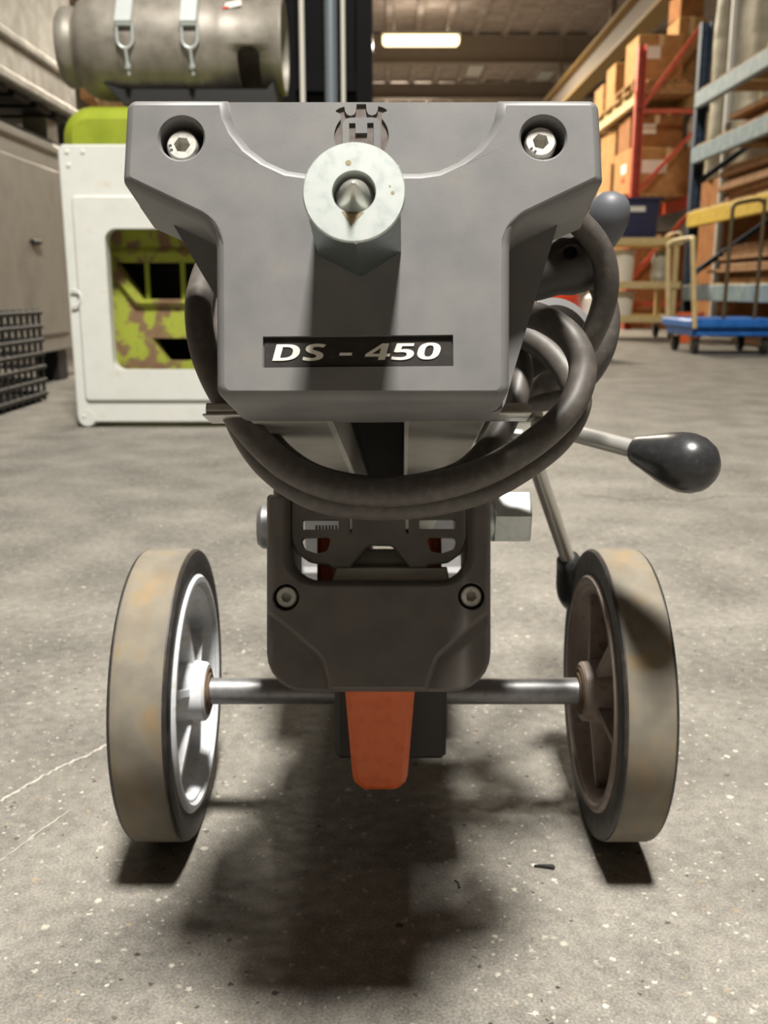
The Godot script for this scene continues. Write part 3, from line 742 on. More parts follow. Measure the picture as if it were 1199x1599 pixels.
func wheel(parent: Node, at: Transform3D, label: String, rim: Material):
	var a := Sh.new()
	a.lathe([[0.0815, 0.0025], [0.0850, 0.0012], [0.0930, 0.0004], [0.0985, 0.0010], [0.0998, 0.0024], [0.0998, 0.0326], [0.0985, 0.0340], [0.0930, 0.0346], [0.0815, 0.0332]], 96, Transform3D.IDENTITY, true)
	var w := obj("wheel", a, M.sidewall, parent, at)
	w.set_meta("label", label)
	a = Sh.new()
	a.lathe([[0.0970, 0.0034], [0.0998, 0.0034], [0.1003, 0.0042], [0.1004, 0.0080], [0.1004, 0.0270], [0.1003, 0.0312], [0.0998, 0.0320], [0.0970, 0.0320]], 96, Transform3D.IDENTITY, true)
	obj("tread", a, M.tread, w)
	a = Sh.new()
	a.lathe([[0.0822, 0.0012], [0.0802, -0.0006], [0.0770, -0.0006], [0.0752, 0.0014], [0.0735, 0.0016], [0.0718, 0.0040], [0.0700, 0.0170], [0.0718, 0.0300], [0.0770, 0.0346], [0.0822, 0.0332]], 72, Transform3D.IDENTITY, true)
	obj("rim", a, rim, w)
	a = Sh.new()
	a.lathe([[0.0096, -0.0060], [0.0185, -0.0060], [0.0205, -0.0045], [0.0225, 0.0120], [0.0225, 0.0240], [0.0185, 0.0380], [0.0096, 0.0380]], 40, Transform3D.IDENTITY, true)
	var h := obj("hub", a, rim, w)
	a = Sh.new()
	a.lathe([[0.0093, -0.0078], [0.0125, -0.0078], [0.0130, -0.0066], [0.0160, -0.0068], [0.0165, -0.0055], [0.0093, -0.0055]], 36, Transform3D.IDENTITY, true)
	obj("bearing", a, M.rust, w)
	for k in 5:
		a = Sh.new()
		var t := Transform3D(Basis(Vector3.BACK, TAU * k / 5.0), Vector3.ZERO)
		# a flat web with a rib on its inner face
		a.prism(PackedVector2Array([Vector2(0.019, -0.0125), Vector2(0.045, -0.009), Vector2(0.072, -0.014), Vector2(0.072, 0.014), Vector2(0.045, 0.009), Vector2(0.019, 0.0125)]), [[0.0165, 0.0], [0.0205, 0.0], [0.0215, 0.001]], t)
		a.prism(PackedVector2Array([Vector2(0.019, 0.002), Vector2(0.071, 0.008), Vector2(0.071, 0.018), Vector2(0.019, 0.024)]), [[-0.0028, 0.0004], [-0.0024, 0.0], [0.0024, 0.0], [0.0028, 0.0004]], t * Transform3D(Basis(Vector3.RIGHT, PI / 2), Vector3.ZERO))
		obj("spoke", a, rim, w)


func build_cable():
	var r := 0.0066
	var base := Vector3(0, 0.26, -0.45)
	var t := thing("power_cable", "thick black power cable looped round the column of the drill stand", "cable", base)
	var off := Transform3D(Basis.IDENTITY, -base)
	var loops := [
		[Vector3(0.0568, 0.3690, -0.5119), Vector3(0.0635, 0.3649, -0.4853), Vector3(0.0768, 0.3610, -0.4690), Vector3(0.0884, 0.3519, -0.4587), Vector3(0.0927, 0.3381, -0.4514), Vector3(0.0856, 0.3219, -0.4416), Vector3(0.0685, 0.3073, -0.4320), Vector3(0.0462, 0.2953, -0.4252), Vector3(0.0231, 0.2887, -0.4216), Vector3(0.0001, 0.2864, -0.4211), Vector3(-0.0229, 0.2883, -0.4236), Vector3(-0.0435, 0.2960, -0.4294), Vector3(-0.0600, 0.3096, -0.4367), Vector3(-0.0740, 0.3262, -0.4456), Vector3(-0.0833, 0.3432, -0.4547), Vector3(-0.0875, 0.3591, -0.4634), Vector3(-0.0898, 0.3739, -0.4822), Vector3(-0.0882, 0.3917, -0.5171)],
		[Vector3(0.0608, 0.3570, -0.5297), Vector3(0.0718, 0.3518, -0.5079), Vector3(0.0847, 0.3431, -0.4936), Vector3(0.0936, 0.3291, -0.4771), Vector3(0.0934, 0.3179, -0.4653), Vector3(0.0795, 0.3016, -0.4533), Vector3(0.0509, 0.2860, -0.4395), Vector3(0.0237, 0.2797, -0.4318), Vector3(-0.0028, 0.2781, -0.4294), Vector3(-0.0293, 0.2811, -0.4322), Vector3(-0.0505, 0.2917, -0.4397), Vector3(-0.0654, 0.3074, -0.4516), Vector3(-0.0766, 0.3302, -0.4660), Vector3(-0.0806, 0.3507, -0.4820), Vector3(-0.0809, 0.3691, -0.5017), Vector3(-0.0780, 0.3855, -0.5259)],
		[Vector3(0.0614, 0.3528, -0.5492), Vector3(0.0681, 0.3465, -0.5272), Vector3(0.0720, 0.3352, -0.5123), Vector3(0.0695, 0.3229, -0.5013), Vector3(0.0631, 0.3115, -0.4905), Vector3(0.0541, 0.2990, -0.4773), Vector3(0.0378, 0.2868, -0.4622), Vector3(0.0125, 0.2817, -0.4528), Vector3(-0.0121, 0.2821, -0.4509), Vector3(-0.0368, 0.2883, -0.4544), Vector3(-0.0560, 0.3024, -0.4638), Vector3(-0.0670, 0.3224, -0.4807), Vector3(-0.0732, 0.3398, -0.5052)],
		[Vector3(0.0935, 0.4119, -0.5218), Vector3(0.1042, 0.4060, -0.5204), Vector3(0.1140, 0.3939, -0.5227), Vector3(0.1182, 0.3788, -0.5244), Vector3(0.1167, 0.3621, -0.5278), Vector3(0.1104, 0.3449, -0.5320), Vector3(0.1010, 0.3282, -0.5436), Vector3(0.0935, 0.3211, -0.5624)],
		[Vector3(0.0724, 0.3105, -0.5703), Vector3(0.0868, 0.3107, -0.5652), Vector3(0.1010, 0.3142, -0.5609), Vector3(0.1167, 0.3252, -0.5583), Vector3(0.1256, 0.3417, -0.5569), Vector3(0.1285, 0.3596, -0.5610), Vector3(0.1241, 0.3756, -0.5647), Vector3(0.1171, 0.3863, -0.5651), Vector3(0.1100, 0.3914, -0.5581)],
	]
	# how each strand goes on, out of sight: over the top of the column and along its side (in the stand's own axes)
	var leads := [
		[[Vector3(0.0, 0.0372, -0.119), Vector3(0.045, 0.0375, -0.120), Vector3(0.0605, 0.0285, -0.121)], [Vector3(-0.064, 0.0355, -0.117), Vector3(-0.03, 0.0375, -0.118), Vector3(0.0, 0.0372, -0.119)]],
		[[Vector3(0.0, 0.0372, -0.137), Vector3(0.045, 0.0375, -0.139), Vector3(0.0610, 0.0285, -0.141)], [Vector3(-0.062, 0.0345, -0.131), Vector3(-0.03, 0.0375, -0.135), Vector3(0.0, 0.0372, -0.137)]],
		[[Vector3(0.0, 0.0372, -0.155), Vector3(0.045, 0.0375, -0.158), Vector3(0.0610, 0.0285, -0.161)], [Vector3(-0.068, 0.0, -0.140), Vector3(-0.0615, 0.0290, -0.150), Vector3(-0.04, 0.0375, -0.154), Vector3(0.0, 0.0372, -0.155)]],
		[[Vector3(0.0, 0.0372, -0.172), Vector3(0.05, 0.0385, -0.165), Vector3(0.08, 0.0450, -0.140)], [Vector3(0.078, -0.045, -0.200), Vector3(0.0612, -0.050, -0.240)]],
		[[Vector3(0.0610, -0.020, -0.265), Vector3(0.0640, -0.032, -0.235)], [Vector3(0.1190, 0.0310, -0.146)]],
	]
	for k in loops.size():
		var q := []
		for p in leads[k][0]:
			q.append(S * p)
		q.append_array(loops[k])
		for p in leads[k][1]:
			q.append(S * p)
		var a := Sh.new()
		a.tube(spline(q, 9), r, 18)
		obj("cable_strand", a, M.cable, t, off)
	# the plug, with a hole through its collar
	var p0 := Vector3(0.0737, 0.3789, -0.5347)
	var p1 := Vector3(0.1125, 0.3918, -0.5377)
	var d := p1 - p0
	var pl := combo("plug", t, off * along(p0, d))
	var a := Sh.new()
	var l := d.length()
	a.lathe([[0.0, 0.0], [0.0125, 0.0], [0.0135, l * 0.45], [0.0160, l * 0.62], [0.0165, l * 0.80], [0.0150, l * 0.88], [0.0172, l * 0.90], [0.0172, l * 0.96], [0.0145, l], [0.008, l * 1.04], [0.0, l * 1.05]], 40)
	sub("shell", a, M.plug, pl)
	a = Sh.new()
	a.lathe([[0.0, 0.006], [0.0036, 0.006], [0.0036, 0.03], [0.0, 0.03]], 24, pl.transform.affine_inverse() * off * along(Vector3(0.1010, 0.3916, -0.5427), Vector3(-0.15, 0.12, 1.0)))
	sub("hole", a, M.plug, pl, SUB)
	pl.set_meta("label", "dark grey cable connector with a hole in its collar")


func build_debris():
	var a := Sh.new()
	var p := Vector3(0.1066, 0.0000, -0.5693)
	a.prism(PackedVector2Array([Vector2(-0.007, 0.001), Vector2(-0.002, 0.0), Vector2(0.006, -0.0022), Vector2(0.0072, 0.0002), Vector2(0.006, 0.002), Vector2(-0.001, 0.0022)]), [[0.0, 0.0], [0.002, 0.0003]], Transform3D(Basis(Vector3.RIGHT, -PI / 2), p))
	tag(obj("plastic_scrap", a, M.black), "small black plastic scrap on the floor left of the right wheel", "scrap")
	a = Sh.new()
	a.tube([Vector3(0.0460, 0.0000, -0.5550) + Vector3(0, 0.0006, 0), Vector3(0.0479, 0.0000, -0.5523) + Vector3(0, 0.0008, 0), Vector3(0.0483, 0.0000, -0.5468) + Vector3(0, 0.0006, 0)], 0.0006, 6)
	tag(obj("thread_scrap", a, M.black), "tiny curled black thread lying on the floor in front of the stand", "scrap")


# ---------------------------------------------------------------- the room
const WARM := Color(1.0, 0.95, 0.86)


func lamp(at: Vector3, size: Vector2, energy: float, upward: float, tint: Color, label: String):
	var t := thing("ceiling_light", label, "ceiling light", at, 0.0)
	var a := Sh.new()
	a.box(Vector3(size.x + 0.03, 0.05, size.y + 0.03), Vector3(0, 0.085, 0), 0.01)
	obj("housing", a, M.white_paint, t)
	a = Sh.new()
	a.box(Vector3(size.x, 0.16, size.y), Vector3(0, -0.02, 0), 0.05)
	obj("lamp_lens", a, M.lens, t)
	var top := 5.6 - at.y
	for s in [-1.0, 1.0]:
		a = Sh.new()
		a.tube([Vector3(s * size.x * 0.35, 0.08, 0), Vector3(s * size.x * 0.35, top, 0)], 0.008, 6)
		obj("hanger", a, M.beam, t)
	var l := AreaLight3D.new()
	l.name = "lamp_light"
	l.area_size = size
	l.light_energy = energy
	l.light_color = tint
	l.rotation.x = -PI / 2
	l.position = Vector3(0, -0.11, 0)
	l.shadow_enabled = true
	l.set("area_range", 60.0)
	l.set("area_attenuation", 2.0)
	t.add_child(l, true)
	if upward > 0.0:
		# added upward light above the closed housing, there to brighten the ceiling
		var u: AreaLight3D = l.duplicate()
		u.name = "lamp_light"
		u.light_energy = upward
		u.rotation.x = PI / 2
		u.position = Vector3(0, 0.125, 0)
		t.add_child(u, true)


func build_room():
	var a := Sh.new()
	a.box(Vector3(17, 0.2, 40), Vector3(1, -0.1, -12))
	struct("floor", a, M.floor, "worn speckled grey concrete floor")
	a = Sh.new()
	a.box(Vector3(17, 0.2, 40), Vector3(1, 5.72, -12))
	var ceil_ := struct("ceiling", a, M.ceiling, "dark ribbed metal deck ceiling")
	for i in 28:
		a = Sh.new()
		a.prism(PackedVector2Array([Vector2(-0.10, 0.05), Vector2(-0.06, -0.05), Vector2(0.06, -0.05), Vector2(0.10, 0.05)]), [[-19.9, 0.0], [19.9, 0.0]], Transform3D(Basis.IDENTITY, Vector3(-7.1 + i * 0.6, 5.6, -12)))
		obj("deck_rib", a, M.ceiling, ceil_)
	for q in [[3.3, -24.0], [4.5, -24.4], [3.9, -25.8], [5.1, -23.2], [2.1, -25.2]]:
		a = Sh.new()
		a.box(Vector3(0.36, 0.02, 1.1), Vector3(-7.1 + 0.3 + 0.6 * roundf((q[0] + 6.8) / 0.6), 5.60, q[1]))
		obj("pale_panel", a, M.white_paint, ceil_)
	var n := 0
	for z in [-26.5, -21.8, -17.0, -10.0, -3.0, 4.0]:
		a = Sh.new()
		var y := 5.02 if z == -21.8 else 5.2
		a.box(Vector3(17, 5.56 - y, 0.03), Vector3(1, (5.56 + y) / 2, z))
		a.box(Vector3(17, 0.03, 0.24), Vector3(1, y + 0.015, z))
		a.box(Vector3(17, 0.03, 0.24), Vector3(1, 5.54, z))
		struct("trim_%d" % (n + 1), a, M.beam, "steel roof beam spanning the ceiling")
		n += 1
	# crane runway beam along the aisle
	a = Sh.new()
	a.box(Vector3(0.30, 0.05, 36), Vector3(3.72, 4.52, -11))
	a.box(Vector3(0.30, 0.05, 36), Vector3(3.72, 4.06, -11))
	struct("trim_%d" % (n + 1), a, M.ochre, "ochre flanges of the runway beam at the right")
	a = Sh.new()
	a.box(Vector3(0.04, 0.42, 36), Vector3(3.72, 4.29, -11))
	for z in [-28.0, -21.8, -17.0, -10.0, -3.0, 4.0]:
		a.box(Vector3(0.1, 1.02, 0.1), Vector3(3.72, 5.05, z))
	struct("trim_%d" % (n + 2), a, M.beam, "grey web of the runway beam at the right")
	var walls := [["wall_back", Vector3(17, 5.9, 0.2), Vector3(1, 2.8, -31.9)], ["wall_front", Vector3(17, 5.9, 0.2), Vector3(1, 2.8, 7.9)], ["wall_left", Vector3(0.2, 5.9, 40), Vector3(-7.4, 2.8, -12)], ["wall_right", Vector3(0.2, 5.9, 40), Vector3(9.4, 2.8, -12)]]
	for w in walls:
		a = Sh.new()
		a.box(w[1], w[2])
		struct(w[0], a, M.wall, "plain grey warehouse wall")
	# cracks and scuffs that belong to the floor
	var f := get_node("floor")
	var cr := [Vector3(0.3693, 0.0000, -1.7748), Vector3(0.4065, 0.0000, -1.7516), Vector3(0.4532, 0.0000, -1.7235), Vector3(0.5092, 0.0000, -1.7347), Vector3(0.5632, 0.0000, -1.7180), Vector3(0.6354, 0.0000, -1.7574), Vector3(0.7158, 0.0000, -1.7516), Vector3(0.8523, 0.0000, -1.7866)]
	obj("crack", ribbon(cr, 0.0022, 31), M.crack, f)
	cr = [Vector3(-0.2889, 0.0000, -0.6556), Vector3(-0.2776, 0.0000, -0.6777), Vector3(-0.2623, 0.0000, -0.7064), Vector3(-0.2438, 0.0000, -0.7305), Vector3(-0.2326, 0.0000, -0.7513)]
	obj("scuff_mark", ribbon(cr, 0.0028, 35), M.scuff, f)
	cr = [Vector3(-0.3905, 0.0000, -1.0490), Vector3(-0.3748, 0.0000, -1.0689), Vector3(-0.3586, -0.0000, -1.0896), Vector3(-0.3489, 0.0000, -1.1086)]
	obj("scuff_mark", ribbon(cr, 0.0018, 36), M.scuff, f)
	cr = [Vector3(-0.2584, 0.0000, -0.5774), Vector3(-0.2449, 0.0000, -0.6127), Vector3(-0.2318, 0.0000, -0.6428)]
	obj("scuff_mark", ribbon(cr, 0.0012, 37), M.scuff, f)


# a thin uneven strip lying on the floor
func ribbon(pts: Array, w: float, seed_: int) -> Sh:
	var rng := RandomNumberGenerator.new()
	rng.seed = seed_
	var s := Sh.new()
	var path := spline(pts, 12)
	var poly := PackedVector2Array()
	var back := PackedVector2Array()
	for i in path.size():
		var p: Vector3 = path[i]
		var d: Vector3 = path[mini(i + 1, path.size() - 1)] - path[maxi(i - 1, 0)]
		var nrm := Vector2(d.z, -d.x).normalized()
		var c := Vector2(p.x, p.z) + nrm * rng.randf_range(-0.5, 0.5) * w
		poly.append(c + nrm * w * rng.randf_range(0.15, 0.6))
		back.append(c - nrm * w * rng.randf_range(0.15, 0.6))
	back.reverse()
	poly.append_array(back)
	var flat := PackedVector2Array()
	for q in poly:
		flat.append(Vector2(q.x, -q.y))
	s.prism(flat, [[-0.0005, 0.0], [0.0003, 0.0]], Transform3D(Basis(Vector3.RIGHT, -PI / 2), Vector3.ZERO))
	return s


# ---------------------------------------------------------------- left background
func build_panel_and_generator():
	var z := -2.69
	var o := Vector3(-0.862, 0, z)
	var t := thing("guard_frame", "white painted metal door frame with a rounded window, standing before the green machine", "guard frame", o)
	var c := combo("frame", t)
	var a := Sh.new()
	var w := 0.80
	a.prism(PackedVector2Array([Vector2(0.0, 0.03), Vector2(0.012, 0.014), Vector2(0.05, 0.014), Vector2(w - 0.05, 0.014), Vector2(w - 0.012, 0.014), Vector2(w, 0.03), Vector2(w + 0.006, 0.74), Vector2(w - 0.006, 0.752), Vector2(0.010, 0.752), Vector2(-0.002, 0.74)]), [[-0.034, 0.003], [-0.030, 0.0], [-0.004, 0.0], [0.0, 0.004]])
	sub("sheet", a, M.white_paint, c)
	a = Sh.new()
	a.prism(rounded(0.028, 0.075, w - 0.03, 0.622, 0.012, 3), [[-0.002, 0.0], [0.004, 0.0], [0.008, 0.004]])
	sub("door", a, M.white_paint, c)
	a = Sh.new()
	var lo := Vector2(0.11541, 0.15993)
	var hi := Vector2(0.10808, 0.53787)
	a.prism(rounded((lo.x + hi.x) / 2.0, lo.y, 0.715, hi.y, 0.03, 8), [[-0.06, 0.0], [0.03, 0.0]])
	sub("window_opening", a, M.white_paint, c, SUB)
	for fx in [0.028, w - 0.028]:
		var foot := Sh.new()
		foot.lathe([[0.0, -0.032], [0.027, -0.032], [0.027, -0.004], [0.023, 0.001], [0.0, 0.001]], 28, Transform3D(Basis.IDENTITY, Vector3(fx, 0.0275, 0)))
		obj("foot", foot, M.white_paint, t)
	for q in [Vector2(0.02260, 0.73321), Vector2(0.06495, 0.73321), Vector2(0.02520, 0.69951), Vector2(0.01921, 0.03139)]:
		a = Sh.new()
		a.lathe([[0.0, -0.002], [0.007, -0.002], [0.006, 0.002], [0.0035, 0.003], [0.0, 0.003]], 14, Transform3D(Basis.IDENTITY, Vector3(q.x, q.y, 0)))
		obj("rivet", a, M.white_paint, t)
	a = Sh.new()
	var lt := Vector2(0.02444, 0.35622)
	var arc := []
	for i in 9:
		var ang := deg_to_rad(lerpf(-110.0, 110.0, i / 8.0))
		arc.append(Vector3(lt.x - 0.008 + cos(ang) * 0.020, lt.y + sin(ang) * 0.022, 0.009))
	a.tube(arc, 0.003, 8)
	obj("finger_pull", a, M.white_paint, t)
	# the lime green machine behind the panel
	var gz := -2.80
	var go := Vector3(-0.52, 0, gz)
	var g := thing("generator", "lime green sheet metal machine with rusty vents, seen through the white frame's window", "machine", go)
	var gc := combo("front_panel", g)
	a = Sh.new()
	a.prism(rounded(-0.37, 0.0, 0.37, 0.76, 0.07, 8), [[-0.05, 0.0], [0.0, 0.0]])
	sub("sheet", a, M.lime_rust, gc)
	a = Sh.new()
	a.prism(PackedVector2Array([Vector2(-0.25744, 0.49090), Vector2(0.28668, 0.49090), Vector2(0.28354, 0.32876), Vector2(-0.18756, 0.32876), Vector2(-0.25493, 0.41742)]), [[-0.01, 0.0], [0.006, 0.0], [0.016, 0.012]])
	sub("vent_surround", a, M.lime_rust, gc)
	a = Sh.new()
	a.prism(PackedVector2Array([Vector2(-0.23642, 0.45252), Vector2(0.24978, 0.45252), Vector2(0.24754, 0.35193), Vector2(-0.16434, 0.35193)]), [[-0.2, 0.0], [0.05, 0.0]])
	sub("vent_opening", a, M.lime_rust, gc, SUB)
	a = Sh.new()
	a.prism(PackedVector2Array([Vector2(-0.14474, 0.24242), Vector2(0.22670, 0.24242), Vector2(0.22514, 0.17686), Vector2(-0.10392, 0.17686)]), [[-0.2, 0.0], [0.05, 0.0]])
	sub("vent_opening", a, M.lime_rust, gc, SUB)
	for px in [Vector2(-0.15440, 0.39979), Vector2(-0.05274, 0.39979)]:
		a = Sh.new()
		a.box(Vector3(0.014, 0.13, 0.012), Vector3(px.x, px.y, -0.02), 0.002)
		obj("vent_bar", a, M.lime, g)
	a = Sh.new()
	var hood := rounded(-0.375, 0.68, 0.375, 0.872, 0.085, 12)
	a.prism(hood, [[-0.62, 0.0], [-0.05, 0.0], [-0.02, 0.012], [0.005, 0.04]])
	obj("hood", a, M.lime, g)
	a = Sh.new()
	a.box(Vector3(0.73, 0.70, 0.02), Vector3(0, 0.36, -0.6))
	for s in [-1.0, 1.0]:
		a.box(Vector3(0.02, 0.70, 0.56), Vector3(s * 0.355, 0.36, -0.32))
	a.box(Vector3(0.73, 0.02, 0.56), Vector3(0, 0.012, -0.32))
	obj("side_panel", a, M.lime_rust, g)
	a = Sh.new()
	a.box(Vector3(0.56, 0.6, 0.2), Vector3(0, 0.34, -0.42))
	obj("engine_block", a, M.black, g)
	# the silencer drum lying on the machine
	var my: Vector3 = Vector3(-0.5803, 1.0459, -2.9500)
	var sil := thing("silencer", "dull steel silencer drum with two band clamps lying above the green machine", "silencer", Vector3(my.x, my.y, my.z))
	var tz := Transform3D(Basis(Vector3.UP, PI / 2), Vector3.ZERO)
	var sx := func(px): return (px - 280.0) * 0.001816
	var body := combo("drum", sil)
	a = Sh.new()
	a.lathe([[0.0, sx.call(101)], [0.098, sx.call(101)], [0.106, sx.call(106)], [0.106, sx.call(118)], [0.100, sx.call(124)], [0.100, sx.call(128)], [0.120, sx.call(134)], [0.134, sx.call(146)], [0.141, sx.call(165)], [0.142, sx.call(190)], [0.142, sx.call(318)], [0.139, sx.call(336)], [0.128, sx.call(350)], [0.122, sx.call(358)], [0.122, sx.call(436)], [0.126, sx.call(440)], [0.126, sx.call(445)], [0.0, sx.call(445)]], 56, tz)
	sub("shell", a, M.cast_steel, body)
	a = Sh.new()
	a.lathe([[0.0, sx.call(352)], [0.114, sx.call(352)], [0.114, sx.call(460)], [0.0, sx.call(460)]], 48, tz)
	sub("bore", a, M.cast_steel, body, SUB)
	a = Sh.new()
	a.prism(rounded(sx.call(378), -0.125, sx.call(412), -0.020, 0.025, 6), [[0.0, 0.0], [0.3, 0.0]])
	sub("slot", a, M.cast_steel, body, SUB)
	for px in [216.0, 312.0]:
		a = Sh.new()
		var bx: float = sx.call(px)
		a.lathe([[0.1415, bx - 0.024], [0.1455, bx - 0.024], [0.1455, bx + 0.024], [0.1415, bx + 0.024]], 56, tz, true)
		var band := obj("band_clamp", a, M.cast_steel, sil)
		a = Sh.new()
		a.box(Vector3(0.046, 0.11, 0.010), Vector3(bx - 0.002, 0.075, 0.128), 0.002, Basis(Vector3.RIGHT, -0.55))
		a.box(Vector3(0.046, 0.020, 0.014), Vector3(bx - 0.002, 0.030, 0.150), 0.003)
		obj("buckle", a, M.zinc, band)
		a = Sh.new()
		var loop := []
		for i in 13:
			var ang := PI + PI * i / 12.0
			loop.append(Vector3(bx + cos(ang) * 0.021, -0.012 + sin(ang) * 0.022, 0.150))
		loop.push_front(Vector3(bx - 0.021, 0.025, 0.150))
		loop.push_back(Vector3(bx + 0.021, 0.025, 0.150))
		a.tube(loop, 0.004, 8)
		a.tube([Vector3(bx, -0.034, 0.150), Vector3(bx + 0.004, -0.10, 0.138)], 0.0045, 8)
		a.lathe([[0.0, -0.006], [0.009, -0.006], [0.009, 0.006], [0.0, 0.006]], 6, along(Vector3(bx + 0.003, -0.078, 0.143), Vector3(0, 1, 0.1)))
		obj("tee_bolt", a, M.zinc, band)
	a = Sh.new()
	a.box(Vector3(0.052, 0.030, 0.001), Vector3(sx.call(371), 0.090, 0.0855), 0.0, Basis(Vector3.BACK, 0.2) * Basis(Vector3.RIGHT, -0.84))
	var stick := obj("sticker", a, M.paper, sil)
	a = Sh.new()
	a.box(Vector3(0.018, 0.010, 0.001), Vector3(sx.call(362), 0.080, 0.0945), 0.0, Basis(Vector3.BACK, 0.2) * Basis(Vector3.RIGHT, -0.84))
	obj("red_mark", a, M.red_plastic, stick)
	# black saddle that carries it
	a = Sh.new()
	var base_y := 0.872 - my.y
	a.prism(PackedVector2Array([Vector2(sx.call(205), base_y), Vector2(sx.call(172), -0.11), Vector2(sx.call(200), -0.125), Vector2(sx.call(420), -0.125), Vector2(sx.call(432), -0.10), Vector2(sx.call(440), base_y)]), [[-0.10, 0.0], [0.09, 0.0], [0.10, 0.004]])
	obj("saddle", a, M.black, sil)


func rounded(x0: float, y0: float, x1: float, y1: float, r: float, n := 5) -> PackedVector2Array:
	var p := PackedVector2Array()
	for c in [[x1 - r, y0 + r, -90.0], [x1 - r, y1 - r, 0.0], [x0 + r, y1 - r, 90.0], [x0 + r, y0 + r, 180.0]]:
		for i in n + 1:
			var t := deg_to_rad(c[2] + 90.0 * i / n)
			p.append(Vector2(c[0] + cos(t) * r, c[1] + sin(t) * r))
	return p


func build_cabinets():
	var t := thing("metal_cabinet", "low grey metal cabinet on short feet at the left edge", "cabinet", Vector3(-1.86, 0, -3.42))
	var a := Sh.new()
	a.box(Vector3(0.98, 0.80, 1.74), Vector3(0, 0.53, 0), 0.006)
	obj("body", a, M.gray_metal, t)
	a = Sh.new()
	a.box(Vector3(1.0, 0.045, 1.76), Vector3(0, 0.945, 0), 0.012)
	obj("lid", a, M.gray_metal, t)
	a = Sh.new()
	a.box(Vector3(0.012, 0.66, 0.80), Vector3(0.492, 0.53, -0.42), 0.004)
	obj("door", a, M.gray_metal, t)
	a = Sh.new()
	a.box(Vector3(0.02, 0.018, 0.09), Vector3(0.505, 0.56, -0.46), 0.004)
	obj("latch", a, M.black, t)
	for x in [-0.42, 0.42]:
		for z in [-0.78, 0.0, 0.78]:
			a = Sh.new()
			a.box(Vector3(0.1, 0.13, 0.12), Vector3(x, 0.065, z), 0.004)
			obj("leg", a, M.black, t)
	var p := thing("pallet", "dark wooden pallet between the grey cabinet and the steel bin on it", "pallet", Vector3(-1.85, 0.968, -3.5))
	for x in [-0.42, 0.0, 0.42]:
		for z in [-0.75, 0.0, 0.75]:
			a = Sh.new()
			a.box(Vector3(0.10, 0.085, 0.13), Vector3(x, 0.058, z), 0.003)
			obj("block", a, M.gray_metal, p)
	for x in [-0.42, 0.0, 0.42]:
		a = Sh.new()
		a.box(Vector3(0.1, 0.015, 1.7), Vector3(x, 0.0078, 0), 0.002)
		obj("runner", a, M.black, p)
	for i in 8:
		a = Sh.new()
		a.box(Vector3(1.0, 0.02, 0.16), Vector3(0, 0.111, -0.8 + i * 0.228), 0.002)
		obj("deck_board", a, M.black, p)
	var b := thing("steel_bin", "galvanized steel bin with streaked sides, at the top left corner", "bin", Vector3(-1.825, 1.092, -3.5))
	a = Sh.new()
	a.box(Vector3(1.0, 0.9, 1.86), Vector3(0, 0.455, 0), 0.01)
	obj("body", a, M.bin_metal, b)
	a = Sh.new()
	a.box(Vector3(1.03, 0.035, 1.89), Vector3(0, 0.02, 0), 0.006)
	a.box(Vector3(1.03, 0.035, 1.89), Vector3(0, 0.16, 0), 0.008)
	obj("flange", a, M.bin_metal, b)
	# black crate at the left edge
	var cr := thing("black_crate", "narrow black plastic mesh crate on the floor against the grey cabinet", "crate", Vector3(-1.262, 0, -3.15))
	for k in 7:
		var y := 0.025 + k * 0.046
		for q in [[Vector3(0.16, 0.016, 0.012), Vector3(0, y, 0.24)], [Vector3(0.16, 0.016, 0.012), Vector3(0, y, -0.24)], [Vector3(0.012, 0.016, 0.48), Vector3(0.075, y, 0)], [Vector3(0.012, 0.016, 0.48), Vector3(-0.075, y, 0)]]:
			a = Sh.new()
			a.box(q[0], q[1], 0.003)
			obj("crate_rail", a, M.black, cr)
	for k in 9:
		a = Sh.new()
		a.box(Vector3(0.010, 0.31, 0.010), Vector3(0.074, 0.16, -0.22 + k * 0.055), 0.002)
		obj("crate_bar", a, M.black, cr)
	for k in 4:
		a = Sh.new()
		a.box(Vector3(0.010, 0.31, 0.010), Vector3(-0.07 + k * 0.047, 0.16, 0.238), 0.002)
		obj("crate_bar", a, M.black, cr)
	a = Sh.new()
	a.box(Vector3(0.14, 0.012, 0.46), Vector3(0, 0.014, 0))
	obj("crate_floor", a, M.black, cr)
	# black upright behind the bins
	a = Sh.new()
	a.box(Vector3(0.055, 3.2, 0.06), Vector3(-1.44, 1.6, -4.62), 0.006)
	tag(obj("post", a, M.black), "black steel post behind the galvanized bin", "post")
	# mast of a lift truck in the middle distance
	var m := thing("lift_mast", "black lift truck mast with rams coloured white for reflections, above the left of the grey cover", "mast", Vector3(-0.255, 0, -4.6))
	for x in [-0.17, 0.17]:
		a = Sh.new()
		a.prism(PackedVector2Array([Vector2(-0.035, -0.05), Vector2(0.035, -0.05), Vector2(0.035, -0.03), Vector2(-0.015, -0.03), Vector2(-0.015, 0.03), Vector2(0.035, 0.03), Vector2(0.035, 0.05), Vector2(-0.035, 0.05)]), [[0.0, 0.0], [2.9, 0.0]], Transform3D(Basis(Vector3.RIGHT, -PI / 2), Vector3(x, 0, 0)))
		obj("mast_rail", a, M.black_gloss, m)
	for y in [0.3, 1.29, 2.4]:
		a = Sh.new()
		a.box(Vector3(0.32, 0.09, 0.03), Vector3(0, y, -0.02), 0.004)
		obj("cross_member", a, M.black_gloss, m)
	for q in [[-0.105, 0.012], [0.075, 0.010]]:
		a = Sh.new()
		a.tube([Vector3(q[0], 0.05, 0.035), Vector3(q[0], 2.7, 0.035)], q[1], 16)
		obj("ram_glint", a, M.white_plastic, m)  # white colour stands in for reflections and bright gaps in the mast
	a = Sh.new()
